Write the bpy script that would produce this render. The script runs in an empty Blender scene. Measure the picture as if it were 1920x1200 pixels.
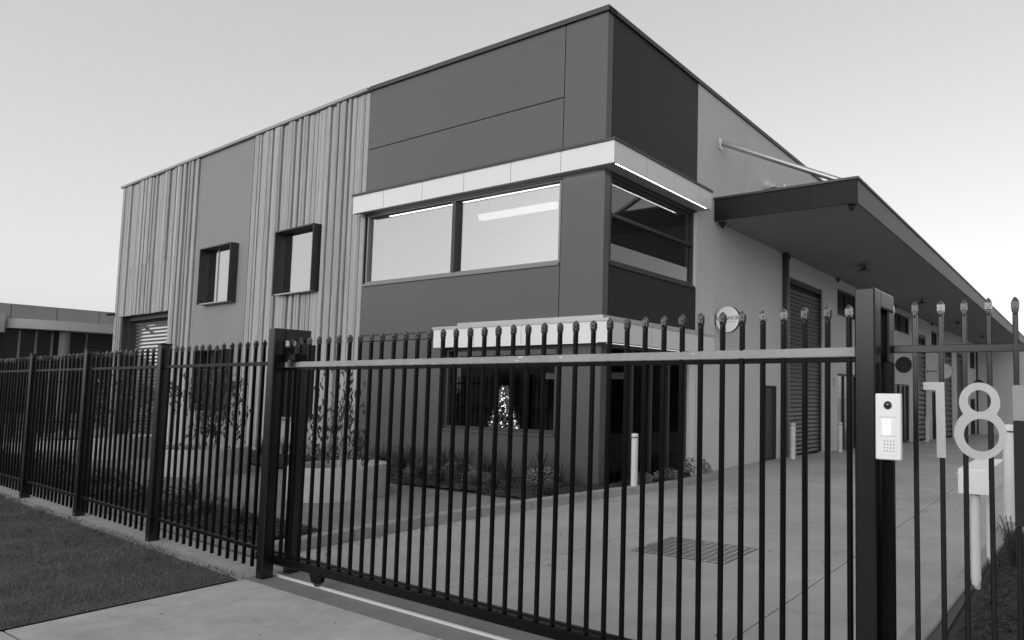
import bpy, bmesh, math, random
from mathutils import Vector, Matrix
import numpy as np
random.seed(7); rng = np.random.default_rng(7)
R = math.radians
sc = bpy.context.scene
COL = sc.collection

# ------------------------------------------------------------------ camera
H = 1.65; PIT = 0.068138; ROLL = 0.011663; FPX = 1258.25
cam = bpy.data.cameras.new('camera'); camo = bpy.data.objects.new('camera', cam); COL.objects.link(camo)
cam.sensor_fit = 'HORIZONTAL'; cam.sensor_width = 36.0; cam.lens = FPX / 1920 * 36.0
cam.shift_x = -(1324.37 - 960) / 1920; cam.shift_y = (651.86 - 600) / 1920
cam.clip_start = 0.05; cam.clip_end = 900
r0 = Vector((1, 0, 0)); u0 = Vector((0, -math.sin(PIT), math.cos(PIT))); f0 = Vector((0, math.cos(PIT), math.sin(PIT)))
cr, sr = math.cos(ROLL), math.sin(ROLL)
cx_ = cr * r0 + sr * u0; cy_ = -sr * r0 + cr * u0
m = Matrix((cx_, cy_, -f0)).transposed().to_4x4(); m.translation = Vector((0, 0, H))
camo.matrix_world = m
sc.camera = camo

# ------------------------------------------------------------------ sky, sun, exposure
SUN_EL, SUN_AZ = R(16), R(-146)          # azimuth from +Y towards +X
w = bpy.data.worlds.new('World'); sc.world = w; w.use_nodes = True
nt = w.node_tree; nt.nodes.clear()
sky = nt.nodes.new('ShaderNodeTexSky'); sky.sky_type = 'NISHITA'; sky.sun_disc = False
sky.sun_elevation = SUN_EL; sky.sun_rotation = SUN_AZ
sky.air_density = 1.0; sky.dust_density = 3.0; sky.ozone_density = 1.0
bw = nt.nodes.new('ShaderNodeRGBToBW')
gm = nt.nodes.new('ShaderNodeMath'); gm.operation = 'POWER'; gm.inputs[1].default_value = 0.58
bg = nt.nodes.new('ShaderNodeBackground'); bg.inputs[1].default_value = 0.135
out = nt.nodes.new('ShaderNodeOutputWorld')
nt.links.new(sky.outputs[0], bw.inputs[0]); nt.links.new(bw.outputs[0], gm.inputs[0]); nt.links.new(gm.outputs[0], bg.inputs[0])
nt.links.new(bg.outputs[0], out.inputs[0])
sun = bpy.data.lights.new('sun', 'SUN'); sun.energy = 0.12; sun.angle = R(14); sun.color = (1, 1, 1)
suno = bpy.data.objects.new('sun', sun); COL.objects.link(suno)
sd = Vector((math.sin(SUN_AZ) * math.cos(SUN_EL), math.cos(SUN_AZ) * math.cos(SUN_EL), math.sin(SUN_EL)))
suno.rotation_euler = sd.to_track_quat('Z', 'Y').to_euler()
suno.location = (-20, -20, 30)
sc.view_settings.view_transform = 'Standard'; sc.view_settings.look = 'None'
sc.view_settings.exposure = 1.78; sc.view_settings.gamma = 1.0; sc.view_settings.use_curve_mapping = False
sc.cycles.max_bounces = 8; sc.cycles.transparent_max_bounces = 12

# ------------------------------------------------------------------ materials (all grey: the photograph is black and white)
MATS = {}
def mat(name, base, rough=0.6, var=0.0, scale=3.0, bump=0.0, bscale=60.0, metal=0.0, spec=0.5, stretch=(1, 1, 1), dirt=0.0, dscale=0.6, emit=0.0):
    M = bpy.data.materials.new(name); M.use_nodes = True
    n = M.node_tree; b = n.nodes['Principled BSDF']
    b.inputs['Base Color'].default_value = (base, base, base, 1)
    b.inputs['Roughness'].default_value = rough; b.inputs['Metallic'].default_value = metal
    b.inputs['Specular IOR Level'].default_value = spec
    if emit:
        b.inputs['Emission Color'].default_value = (1, 1, 1, 1); b.inputs['Emission Strength'].default_value = emit
    tc = n.nodes.new('ShaderNodeTexCoord'); mp = n.nodes.new('ShaderNodeMapping'); mp.inputs['Scale'].default_value = stretch
    n.links.new(tc.outputs['Object'], mp.inputs[0])
    if var or dirt:
        val = None
        def layer(sc_, amt, det):
            t = n.nodes.new('ShaderNodeTexNoise'); t.inputs['Scale'].default_value = sc_; t.inputs['Detail'].default_value = det
            t.inputs['Roughness'].default_value = 0.65
            n.links.new(mp.outputs[0], t.inputs['Vector'])
            r = n.nodes.new('ShaderNodeMapRange'); r.inputs[1].default_value = 0.28; r.inputs[2].default_value = 0.72
            r.inputs[3].default_value = 1 - amt; r.inputs[4].default_value = 1 + amt
            n.links.new(t.outputs['Fac'], r.inputs[0]); return r.outputs[0]
        ls = []
        if var: ls.append(layer(scale, var, 6))
        if dirt: ls.append(layer(dscale, dirt, 4))
        o = ls[0]
        for l in ls[1:]:
            mm = n.nodes.new('ShaderNodeMath'); mm.operation = 'MULTIPLY'; n.links.new(o, mm.inputs[0]); n.links.new(l, mm.inputs[1]); o = mm.outputs[0]
        mm = n.nodes.new('ShaderNodeMath'); mm.operation = 'MULTIPLY'; mm.inputs[1].default_value = base; n.links.new(o, mm.inputs[0])
        cc = n.nodes.new('ShaderNodeCombineColor')
        for i in range(3): n.links.new(mm.outputs[0], cc.inputs[i])
        n.links.new(cc.outputs[0], b.inputs['Base Color'])
    if bump:
        t = n.nodes.new('ShaderNodeTexNoise'); t.inputs['Scale'].default_value = bscale; t.inputs['Detail'].default_value = 5
        n.links.new(mp.outputs[0], t.inputs['Vector'])
        bp = n.nodes.new('ShaderNodeBump'); bp.inputs['Strength'].default_value = bump; bp.inputs['Distance'].default_value = 0.01
        n.links.new(t.outputs['Fac'], bp.inputs['Height']); n.links.new(bp.outputs[0], b.inputs['Normal'])
    MATS[name] = M; return M
def glass(name, refl, tint, fres=4.0):
    M = bpy.data.materials.new(name); M.use_nodes = True; n = M.node_tree; n.nodes.clear()
    o = n.nodes.new('ShaderNodeOutputMaterial'); g = n.nodes.new('ShaderNodeBsdfGlossy'); t = n.nodes.new('ShaderNodeBsdfTransparent')
    g.inputs['Color'].default_value = (0.92, 0.92, 0.92, 1); g.inputs['Roughness'].default_value = 0.004
    t.inputs['Color'].default_value = (tint, tint, tint, 1)
    f = n.nodes.new('ShaderNodeLayerWeight'); f.inputs[0].default_value = 0.5
    p_ = n.nodes.new('ShaderNodeMath'); p_.operation = 'POWER'; p_.inputs[1].default_value = fres
    n.links.new(f.outputs['Facing'], p_.inputs[0])
    r = n.nodes.new('ShaderNodeMapRange'); r.inputs[1].default_value = 0.0; r.inputs[2].default_value = 1.0
    r.inputs[3].default_value = refl; r.inputs[4].default_value = 1.0
    mx = n.nodes.new('ShaderNodeMixShader')
    n.links.new(p_.outputs[0], r.inputs[0]); n.links.new(r.outputs[0], mx.inputs[0])
    n.links.new(t.outputs[0], mx.inputs[1]); n.links.new(g.outputs[0], mx.inputs[2]); n.links.new(mx.outputs[0], o.inputs[0])
    MATS[name] = M; return M
PANEL = mat('composite_panel', 0.08, 0.36, var=0.05, scale=0.7, spec=0.5, bump=0.02, bscale=400)
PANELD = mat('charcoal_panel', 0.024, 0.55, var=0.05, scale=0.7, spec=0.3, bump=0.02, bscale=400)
PALE = mat('pale_render', 0.60, 0.8, var=0.04, scale=1.2, dirt=0.06, dscale=0.25, bump=0.12, bscale=120)
MID = mat('mid_render', 0.24, 0.7, var=0.05, scale=1.0, bump=0.1, bscale=150)
BOARD = mat('weathered_cladding', 0.36, 0.75, var=0.16, scale=5.0, stretch=(3, 3, 0.22), bump=0.25, bscale=40, dirt=0.08, dscale=0.8)
BOARDS = [BOARD] + [mat('weathered_cladding', b_, 0.75, var=0.2, scale=5.0 + i, stretch=(3, 3, 0.16), bump=0.3, bscale=40, dirt=0.12, dscale=0.8) for i, b_ in enumerate((0.31, 0.34, 0.37, 0.40))]
WHITE = mat('white_fascia', 0.72, 0.35, var=0.02, scale=0.8)
SOFFIT = mat('awning_soffit', 0.34, 0.55, var=0.03)
CSOFFIT = mat('canopy_soffit', 0.22, 0.7, var=0.04, scale=0.8)
DFASC = mat('canopy_fascia', 0.06, 0.5, var=0.06, scale=1.0)
EFASC = mat('canopy_fascia_shaded', 0.016, 0.6, var=0.06, spec=0.2)  # same fascia as the long side, with the end's shade put into the colour
DARK = mat('dark_trim', 0.035, 0.45, var=0.1)
BLACKMET = mat('black_powder_coat', 0.003, 0.30, var=0.25, scale=14, dirt=0.3, dscale=1.5, spec=0.16)
POSTMET = mat('post_powder_coat', 0.004, 0.27, var=0.35, scale=7, bump=0.03, bscale=120, dirt=0.4, dscale=1.2, spec=0.55)
RAILMET = mat('dusty_rail_paint', 0.31, 0.5, var=0.10, scale=9, dirt=0.12, dscale=1.1)
CAPMET = mat('spear_cap_paint', 0.085, 0.18, var=0.4, scale=60, spec=0.8, metal=0.6)
ALU = mat('satin_aluminium', 0.45, 0.35, metal=0.7, var=0.05)
RAILTOP = mat('worn_rail_steel', 0.8, 0.4, metal=0.3)
FRAME = mat('window_frame', 0.20, 0.4, var=0.05, spec=0.5)
STEEL = mat('galvanised_steel', 0.60, 0.32, metal=0.9, var=0.15, scale=20)
SHUTTER = mat('silver_shutter', 0.80, 0.08, metal=1.0, var=0.04)
DSHUT = mat('dark_shutter', 0.05, 0.35, var=0.1, spec=0.6)
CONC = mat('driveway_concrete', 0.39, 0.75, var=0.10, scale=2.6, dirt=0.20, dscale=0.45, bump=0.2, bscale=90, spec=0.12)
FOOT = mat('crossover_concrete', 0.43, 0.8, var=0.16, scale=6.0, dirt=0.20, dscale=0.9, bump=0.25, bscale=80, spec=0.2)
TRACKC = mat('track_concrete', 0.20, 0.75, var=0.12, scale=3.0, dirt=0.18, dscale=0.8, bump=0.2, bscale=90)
KERB = mat('kerb_concrete', 0.30, 0.8, var=0.14, scale=5.0, dirt=0.15, dscale=1.2, bump=0.3, bscale=70)
PLANTER = mat('planter_concrete', 0.36, 0.8, var=0.10, scale=4.0, dirt=0.12, dscale=1.0, bump=0.2, bscale=60)
GRAVEL = mat('granite_path', 0.20, 0.95, var=0.35, scale=50, dirt=0.2, dscale=0.9, bump=0.5, bscale=120)
MULCH = mat('bark_mulch', 0.04, 0.95, var=0.6, scale=40, bump=1.0, bscale=60)
LAWN = mat('lawn_soil', 0.06, 0.95, var=0.4, scale=30, dirt=0.25, dscale=1.5, bump=0.6, bscale=80)
BLADE = mat('grass_blade', 0.12, 0.8, var=0.45, scale=9, dirt=0.35, dscale=1.1, spec=0.2)
ASPH = mat('asphalt', 0.06, 0.9, var=0.2, scale=30)
LEAF = mat('gum_leaf', 0.05, 0.5, var=0.5, scale=7, spec=0.4)
PALELEAF = mat('grey_leaf', 0.16, 0.6, var=0.4, scale=9)
BARK = mat('gum_bark', 0.24, 0.85, var=0.35, scale=10, stretch=(1, 1, 0.3), bump=0.4, bscale=30)
STAKE = mat('timber_stake', 0.38, 0.85, var=0.2, scale=8)
BOLL = mat('bollard_paint', 0.62, 0.42, var=0.06, scale=4)
NWALL = mat('neighbour_render', 0.33, 0.8, var=0.07, scale=0.6, dirt=0.08, dscale=0.2)
NWALL2 = mat('neighbour_fascia', 0.55, 0.8, var=0.05, scale=0.6)
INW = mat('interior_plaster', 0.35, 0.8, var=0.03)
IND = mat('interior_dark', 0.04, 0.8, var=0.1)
BLIND = mat('blind_fabric', 0.03, 0.9, var=0.1)
DOORP = mat('door_paint', 0.045, 0.5, var=0.06)
INTERC = mat('intercom_plastic', 0.85, 0.35)
LENS = mat('lens_glass', 0.01, 0.06, spec=0.8)
DIGIT = mat('brushed_digit', 0.48, 0.45, var=0.05, scale=30, metal=0.1)
SIGNW = mat('sign_face', 0.80, 0.4)
INK = mat('sign_ink', 0.02, 0.5)
INK2 = mat('sign_grey_ink', 0.25, 0.5)
LED = mat('led_strip', 0.9, 0.5, emit=2.2)
LED2 = mat('soft_led_strip', 0.9, 0.5, emit=0.3)
SCREEN = mat('lit_call_panel', 0.9, 0.4, emit=0.12)
PEND = mat('pendant_diffuser', 0.8, 0.5, emit=0.42)
PEND2 = mat('dim_diffuser', 0.4, 0.5, emit=0.025)
FAIRY = mat('fairy_bulb', 0.9, 0.5, emit=2.2)
XMAS = mat('self_lit_tinsel', 0.4, 0.4, var=0.6, scale=30, emit=0.03)  # slight emission makes the foliage itself glow, apart from the bulbs
GLASS_R = glass('reflective_glass', 0.44, 0.72)
GLASS_T = glass('tinted_glass', 0.05, 0.62)
GLASS_S = glass('shopfront_glass', 0.015, 0.5, 6.0)
GLASS_D = mat('dark_glass', 0.01, 0.15, spec=0.25)
GLASS_B = glass('office_glass', 0.07, 0.8)

# ------------------------------------------------------------------ mesh helpers
def mesh_obj(name, verts, faces, material, parent=None, smooth=False, bevel=0.0, mats=None):
    bm = bmesh.new()
    vs = [bm.verts.new(v) for v in verts]
    for f in faces:
        try: bm.faces.new([vs[i] for i in f])
        except ValueError: pass
    bmesh.ops.recalc_face_normals(bm, faces=bm.faces)
    if bevel:
        ed = [e for e in bm.edges if len(e.link_faces) == 2 and e.calc_face_angle(0) > 0.6]
        bmesh.ops.bevel(bm, geom=ed, offset=bevel, segments=1, affect='EDGES', profile=0.6)
    me = bpy.data.meshes.new(name); bm.to_mesh(me); bm.free()
    me.materials.append(material)
    if smooth:
        me.shade_smooth() if hasattr(me, 'shade_smooth') else None
    o = bpy.data.objects.new(name, me); COL.objects.link(o)
    if parent is not None: o.parent = parent
    return o
class MB:
    def __init__(s, fr=None): s.v = []; s.f = []; s.fr = fr or (lambda u, n, z: (u, n, z))
    def box(s, a0, a1, b0, b1, c0, c1, fr=None):
        fr = fr or s.fr; k = len(s.v)
        for c in (c0, c1):
            for (a, b) in ((a0, b0), (a1, b0), (a1, b1), (a0, b1)): s.v.append(fr(a, b, c))
        s.f += [(k, k + 1, k + 2, k + 3), (k + 4, k + 5, k + 6, k + 7)] + [(k + i, k + (i + 1) % 4, k + 4 + (i + 1) % 4, k + 4 + i) for i in range(4)]
        return s
    def prism(s, poly, c0, c1, fr=None):
        fr = fr or s.fr; k = len(s.v); n = len(poly)
        for c in (c0, c1):
            for p in poly: s.v.append(fr(p[0], p[1], c))
        s.f += [tuple(range(k, k + n)), tuple(range(k + n, k + 2 * n))] + [(k + i, k + (i + 1) % n, k + n + (i + 1) % n, k + n + i) for i in range(n)]
        return s
    def tube(s, p, q, r, n=10, r2=None):
        p = Vector(p); q = Vector(q); d = (q - p).normalized(); a = d.orthogonal().normalized(); b = d.cross(a)
        k = len(s.v); r2 = r if r2 is None else r2
        for (c, rr) in ((p, r), (q, r2)):
            for i in range(n):
                t = 2 * math.pi * i / n; s.v.append(tuple(c + rr * (math.cos(t) * a + math.sin(t) * b)))
        s.f += [tuple(range(k, k + n)), tuple(range(k + n, k + 2 * n))] + [(k + i, k + (i + 1) % n, k + n + (i + 1) % n, k + n + i) for i in range(n)]
        return s
    def lathe(s, prof, n=24, c=(0, 0, 0), closed=True):
        k = len(s.v); m_ = len(prof)
        for (r, z) in prof:
            for i in range(n):
                t = 2 * math.pi * i / n; s.v.append((c[0] + r * math.cos(t), c[1] + r * math.sin(t), c[2] + z))
        for j in range(m_ - 1):
            for i in range(n):
                s.f.append((k + j * n + i, k + j * n + (i + 1) % n, k + (j + 1) * n + (i + 1) % n, k + (j + 1) * n + i))
        if closed: s.f += [tuple(range(k, k + n)), tuple(range(k + (m_ - 1) * n, k + m_ * n))]
        return s
    def build(s, name, material, parent=None, bevel=0.0, smooth=False):
        return mesh_obj(name, s.v, s.f, material, parent, smooth, bevel)
def smooth_by_angle(o, ang=40):
    me = o.data
    me.polygons.foreach_set('use_smooth', [True] * len(me.polygons))
    bm = bmesh.new(); bm.from_mesh(me)
    for e in bm.edges:
        if len(e.link_faces) == 2 and e.calc_face_angle(0) > R(ang): e.smooth = False
    bm.to_mesh(me); bm.free(); return o
def thing(name, label, cat, loc=(0, 0, 0), rz=0.0, group=None):
    o = bpy.data.objects.new(name, None); COL.objects.link(o); o.location = loc; o.rotation_euler = (0, 0, rz)
    o.empty_display_size = 0.2
    o['label'] = label; o['category'] = cat
    if group: o['group'] = group
    return o
def structure(o): o['kind'] = 'structure'; return o
def stuff(o): o['kind'] = 'stuff'; return o
def share(src, name, parent, loc=(0, 0, 0), rz=0.0):
    o = src.copy(); o.name = name; COL.objects.link(o); o.parent = parent; o.location = loc; o.rotation_euler = (0, 0, rz); return o
def copy_tree(o, parent=None):
    c = o.copy(); COL.objects.link(c); c.parent = parent
    for ch in list(o.children): copy_tree(ch, c)
    return c
def text_mesh(name, body, size, material, parent, mtx, extrude=0.0015, align='CENTER', sx=1.0):
    cu = bpy.data.curves.new(name, 'FONT'); cu.body = body; cu.size = size; cu.extrude = extrude
    cu.align_x = align; cu.align_y = 'CENTER'; cu.resolution_u = 3
    to = bpy.data.objects.new(name, cu); COL.objects.link(to)
    dg = bpy.context.evaluated_depsgraph_get(); me = bpy.data.meshes.new_from_object(to.evaluated_get(dg))
    bpy.data.objects.remove(to); me.transform(Matrix.Diagonal((sx, 1, 1, 1))); me.transform(mtx); me.materials.clear(); me.materials.append(material); me.name = name
    o = bpy.data.objects.new(name, me); COL.objects.link(o); o.parent = parent; return o
def spline_mesh(name, loops, depth, material, parent, mtx):
    cu = bpy.data.curves.new(name, 'CURVE'); cu.dimensions = '2D'; cu.fill_mode = 'BOTH'; cu.extrude = depth / 2
    for lp in loops:
        sp = cu.splines.new('POLY'); sp.points.add(len(lp) - 1); sp.use_cyclic_u = True
        for i, p in enumerate(lp): sp.points[i].co = (p[0], p[1], 0, 1)
    to = bpy.data.objects.new(name, cu); COL.objects.link(to)
    dg = bpy.context.evaluated_depsgraph_get(); me = bpy.data.meshes.new_from_object(to.evaluated_get(dg))
    bpy.data.objects.remove(to); me.transform(mtx); me.materials.clear(); me.materials.append(material); me.name = name
    o = bpy.data.objects.new(name, me); COL.objects.link(o); o.parent = parent; return o

# ------------------------------------------------------------------ site frames
# lot frame: X to the right along the office front, Y back along the driveway, origin at the office corner
CO = Vector((-1.748, 11.129, 0)); BR = R(-29.589)
cb, sb = math.cos(BR), math.sin(BR)
def W(X, Y, z=0.0): return (CO.x + cb * X - sb * Y, CO.y + sb * X + cb * Y, z)
def slope(Y): return 0.0 if Y < 8 else -0.03 * (min(Y, 44) - 8)
FA = lambda u, n, z: (-u, -n, z)                    # front wall: u left along the wall, n out to the street
FB = lambda v, n, z: (n, v, z)                      # side wall: v back along the drive, n out to the drive
TD = R(2.613); KX = -6.563
FD = lambda d, n, z: (KX - d * math.cos(TD) - n * math.sin(TD), d * math.sin(TD) - n * math.cos(TD), z)   # angled clad wing
GP = Vector((-3.839, 5.972, 0))                     # left gate post
def az_rot(a): return math.atan2(math.cos(a), math.sin(a))
RG, RF = az_rot(R(-58.826)), az_rot(R(-56.795))     # gate and fence: local x left along the fence, local y towards the street

# ------------------------------------------------------------------ ground
def sheet(name, pts, z, material, W_=W):
    return mesh_obj(name, [W_(p[0], p[1], z) for p in pts], [tuple(range(len(pts)))], material)
gy = [-400, -40, 0, 8, 14, 20, 26, 32, 38, 44, 60, 400]; gx = [-400, -60, 0, 8, 60, 400]
v = [W(x, y, slope(y) - 0.06) for y in gy for x in gx]
f = [(j * 6 + i, j * 6 + i + 1, (j + 1) * 6 + i + 1, (j + 1) * 6 + i) for j in range(len(gy) - 1) for i in range(5)]
structure(mesh_obj('ground', v, f, ASPH))
# driveway of sawn concrete slabs
drive = structure(mesh_obj('driveway', [W(x, y, slope(y) - 0.03) for y in (-5.2, 8, 14, 20, 26, 32, 38, 43.9) for x in (-0.1, 6.1)],
                           [(2 * i, 2 * i + 1, 2 * i + 3, 2 * i + 2) for i in range(7)], DARK))
G = 0.006
for (xa, xb) in ((0.02, 2.33), (2.33, 4.9), (4.9, 6.0)):
    ys = [-5.13, -3.9, -0.6, 2.7, 6.0, 8.0, 9.3, 12.6, 15.9, 19.2, 23, 27, 31, 35, 39, 43.8]
    for ya, yb in zip(ys[:-1], ys[1:]):
        if (ya, yb) == (6.0, 8.0): pass
        vs = []
        for dz in (-0.02, 0.0):
            for (x, y) in ((xa + G, ya + G), (xb - G, ya + G), (xb - G, yb - G), (xa + G, yb - G)): vs.append(W(x, y, slope(y) + dz))
        mesh_obj('concrete_slab', vs, [(0, 1, 2, 3), (4, 5, 6, 7), (0, 1, 5, 4), (1, 2, 6, 5), (2, 3, 7, 6), (3, 0, 4, 7)], CONC, drive)
for (xa, xb, ya, yb) in ((6.0, 12, 0.62, 43.8),):
    structure(mesh_obj('side_yard', [W(x, y, slope(y) - 0.004) for y in (ya, 8, 20, 32, yb) for x in (xa, xb)], [(2 * i, 2 * i + 1, 2 * i + 3, 2 * i + 2) for i in range(4)], CONC))
# gate track slab, steel rail, crossover, plinth (gate frame: x left, y street)
cg, sg = math.cos(RG), math.sin(RG)
def WG(u, n, z=0.0): return (GP.x + cg * u + sg * n, GP.y + sg * u - cg * n, z)     # n > 0 is inside the lot
def gbox(name, u0_, u1_, n0, n1, z0, z1, material, parent=None, bevel=0):
    return MB(WG).box(u0_, u1_, n0, n1, z0, z1).build(name, material, parent, bevel)
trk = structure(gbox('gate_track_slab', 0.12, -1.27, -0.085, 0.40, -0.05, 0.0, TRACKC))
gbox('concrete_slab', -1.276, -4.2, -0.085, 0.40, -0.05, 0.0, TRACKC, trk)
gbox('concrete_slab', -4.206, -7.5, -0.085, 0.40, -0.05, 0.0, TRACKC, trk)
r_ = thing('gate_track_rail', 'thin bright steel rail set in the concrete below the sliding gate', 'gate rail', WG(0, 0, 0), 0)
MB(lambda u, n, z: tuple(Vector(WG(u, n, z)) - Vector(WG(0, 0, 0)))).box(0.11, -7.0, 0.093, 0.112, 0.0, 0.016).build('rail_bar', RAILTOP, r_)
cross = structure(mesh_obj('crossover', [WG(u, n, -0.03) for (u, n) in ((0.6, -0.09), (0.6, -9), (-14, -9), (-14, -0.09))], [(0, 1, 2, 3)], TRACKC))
def WLX(X, Y): return Vector(W(X, Y, 0))
# crossover slabs are aligned with the lot
def lot_slab(xa, xb, ya, yb, par, material, top=0.0, nm='concrete_slab'):
    mesh = MB(lambda x, y, z: W(x, y, z)).box(xa + G, xb - G, ya + G, yb - G, top - 0.028, top)
    return mesh.build(nm, material, par)
def gy_edge(X):    # lot Y of the track slab's street edge at lot X
    return -5.517 - 0.09 + (X - 0.728) * math.tan(R(-1.585)) * 1.0
xs = [0.63, 3.2, 5.8, 8.6, 12]
for xa, xb in zip(xs[:-1], xs[1:]):
    poly = [(xa + G, gy_edge(xa) - 0.012), (xb - G, gy_edge(xb) - 0.012), (xb - G, -7.1), (xa + G, -7.1)]
    MB(lambda x, y, z: W(x, y, z)).prism(poly, -0.028, 0.002).build('concrete_slab', FOOT, cross)
    lot_slab(xa, xb, -8.8, -7.11, cross, FOOT, 0.002)
    lot_slab(xa, xb, -11.5, -8.81, cross, FOOT, 0.002)
structure(mesh_obj('street', [W(x, y, -0.045) for (x, y) in ((-200, -12), (200, -12), (200, -24), (-200, -24))], [(0, 1, 2, 3)], ASPH))
# fence plinth strip
cf, sf = math.cos(RF), math.sin(RF)
def WF(u, n, z=0.0): return (GP.x + cf * u + sf * n, GP.y + sf * u - cf * n, z)
structure(MB(WF).box(0.10, 26, -0.14, 0.26, -0.06, 0.005).build('fence_plinth', KERB))
# planted lot front: gravel path, mulch beds, kerbs
structure(MB(W).prism([(-0.16, -5.1), (-0.16, -1.5), (-25, -0.8), (-25, -4.0)], -0.05, 0.085).build('gravel_path', GRAVEL))
def bumpy(name, poly, z, material, step=0.07, amp=0.03):
    xs_ = [p[0] for p in poly]; ys_ = [p[1] for p in poly]
    nx = max(2, int((max(xs_) - min(xs_)) / step)); ny = max(2, int((max(ys_) - min(ys_)) / step))
    a, b, c_, d = [Vector((p[0], p[1], 0)) for p in poly]
    vs = []; fs = []
    for j in range(ny + 1):
        for i in range(nx + 1):
            s_, t_ = i / nx, j / ny
            p = (a * (1 - s_) + b * s_) * (1 - t_) + (d * (1 - s_) + c_ * s_) * t_
            vs.append(W(p.x, p.y, z + amp * (random.random() - 0.3) + 0.01 * math.sin(p.x * 2.1 + p.y)))
    for j in range(ny):
        for i in range(nx):
            k = j * (nx + 1) + i; fs.append((k, k + 1, k + nx + 2, k + nx + 1))
    area = (max(xs_) - min(xs_)) * (max(ys_) - min(ys_))
    for q in range(int(min(9000, area * 330))):
        s_, t_ = random.random(), random.random(); p = (a * (1 - s_) + b * s_) * (1 - t_) + (d * (1 - s_) + c_ * s_) * t_
        an = random.random() * 6.28; l = random.uniform(0.015, 0.05); w_ = random.uniform(0.005, 0.012); dz = random.uniform(-0.015, 0.02); zz = z + amp * 0.75 + random.uniform(-0.005, 0.012)
        ca, sa = math.cos(an), math.sin(an); k = len(vs)
        for (e, g_, hz) in ((-l, -w_, -dz), (l, -w_, dz), (l, w_, dz), (-l, w_, -dz)): vs.append(W(p.x + e * ca - g_ * sa, p.y + e * sa + g_ * ca, zz + hz))
        fs.append((k, k + 1, k + 2, k + 3))
    return mesh_obj(name, vs, fs, material)
stuff(bumpy('mulch_bed', [(-13, -1.25), (0.045, -1.62), (0.41, 0.28), (-13, 0.9)], 0.115, MULCH))
stuff(bumpy('mulch_bed', [(-14, -4.45), (-0.2, -5.10), (-0.2, -4.45), (-14, -3.4)], 0.115, MULCH))
stuff(bumpy('mulch_bed', [(0.03, 0.30), (0.42, 0.30), (0.60, 2.0), (0.03, 2.8)], 0.105, MULCH))
stuff(bumpy('mulch_bed', [(6.16, -5.1), (10, -5.2), (10, 0.5), (6.16, 0.5)], -0.04, MULCH, 0.06, 0.05))
def kerb(name, pts, wd, z0, z1):
    L = []; Rr = []
    for i, p in enumerate(pts):
        a = Vector(pts[max(0, i - 1)]); b = Vector(pts[min(len(pts) - 1, i + 1)]); d = (b - a).normalized(); nrm = Vector((-d.y, d.x))
        q = Vector(p); L.append(q + nrm * wd); Rr.append(q)
    o = None
    for i in range(len(pts) - 1):
        e = 0.0015
        vs = []
        d = (Rr[i + 1] - Rr[i]).normalized() * e
        for z in (z0, z1):
            for q in (Rr[i] + d, Rr[i + 1] - d, L[i + 1] - d, L[i] + d): vs.append(W(q.x, q.y, z))
        seg = mesh_obj('kerb_block' if o else name, vs, [(0, 1, 2, 3), (4, 5, 6, 7), (0, 1, 5, 4), (1, 2, 6, 5), (2, 3, 7, 6), (3, 0, 4, 7)], KERB, o, bevel=0.012)
        if o is None: o = structure(seg)
    return o
kp = [(0.0, -5.08), (0.0, -4.2), (0.005, -3.3), (0.08, -2.5), (0.2, -1.7), (0.31, -1.05), (0.43, -0.4), (0.56, 0.2), (0.70, 0.82), (0.78, 1.6), (0.80, 2.4), (0.72, 2.85), (0.42, 3.05)]
kerb('kerb', kp, 0.15, -0.05, 0.125)
kerb('kerb', [(6.15, 0.55), (6.14, -0.4), (6.1, -1.2), (6.06, -2.3), (6.03, -3.3), (6.0, -4.2), (5.98, -5.1)], -0.15, -0.3, 0.004)
structure(MB(W).box(6.0, 10, 0.44, 0.62, -0.2, 0.10).build('kerb_return', KERB, None, 0.012))

# ------------------------------------------------------------------ office building
B = thing('office_building', 'two storey office and warehouse with dark panels, pale side wall and vertical board cladding', 'building', (CO.x, CO.y, 0), BR)
def bpart(name, material, boxes, fr, bevel=0.0, parent=B):
    mb = MB(fr)
    for b_ in boxes: mb.box(*b_)
    return mb.build(name, material, parent, bevel)
T = -0.15
# front panels
for (a, b_, c, d) in ((0.962, 6.55, 6.885, 8.2), (0.962, 6.55, 5.40, 6.865), (0.0, 0.945, 2.80, 8.2),
                      (0.962, 6.55, 2.80, 3.86)):
    bpart('wall_panel', PANEL, [(a, b_, T, 0, c, d)], FA)
bpart('wall_panel', PANEL, [(3.83, 6.55, T, 0, -0.1, 2.655), (0.0, 0.965, T, 0, -0.1, 2.46), (0.965, 3.83, T, 0, -0.1, 0.885), (0.965, 3.83, T, 0, 2.46, 2.655), (0.0, 0.965, T, 0, 2.46, 2.655)], FA)
bpart('wall_panel', PANEL, [(0.0, 6.55, T, 0, 2.672, 2.785)], FA)
bpart('joint_backing', DARK, [(0.94, 0.97, -0.10, -0.05, 2.8, 8.2), (0.97, 6.55, -0.10, -0.05, 6.86, 6.89), (0, 6.55, -0.1, -0.05, 2.65, 2.675), (0, 6.55, -0.1, -0.05, 2.78, 2.805)], FA)
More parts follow.
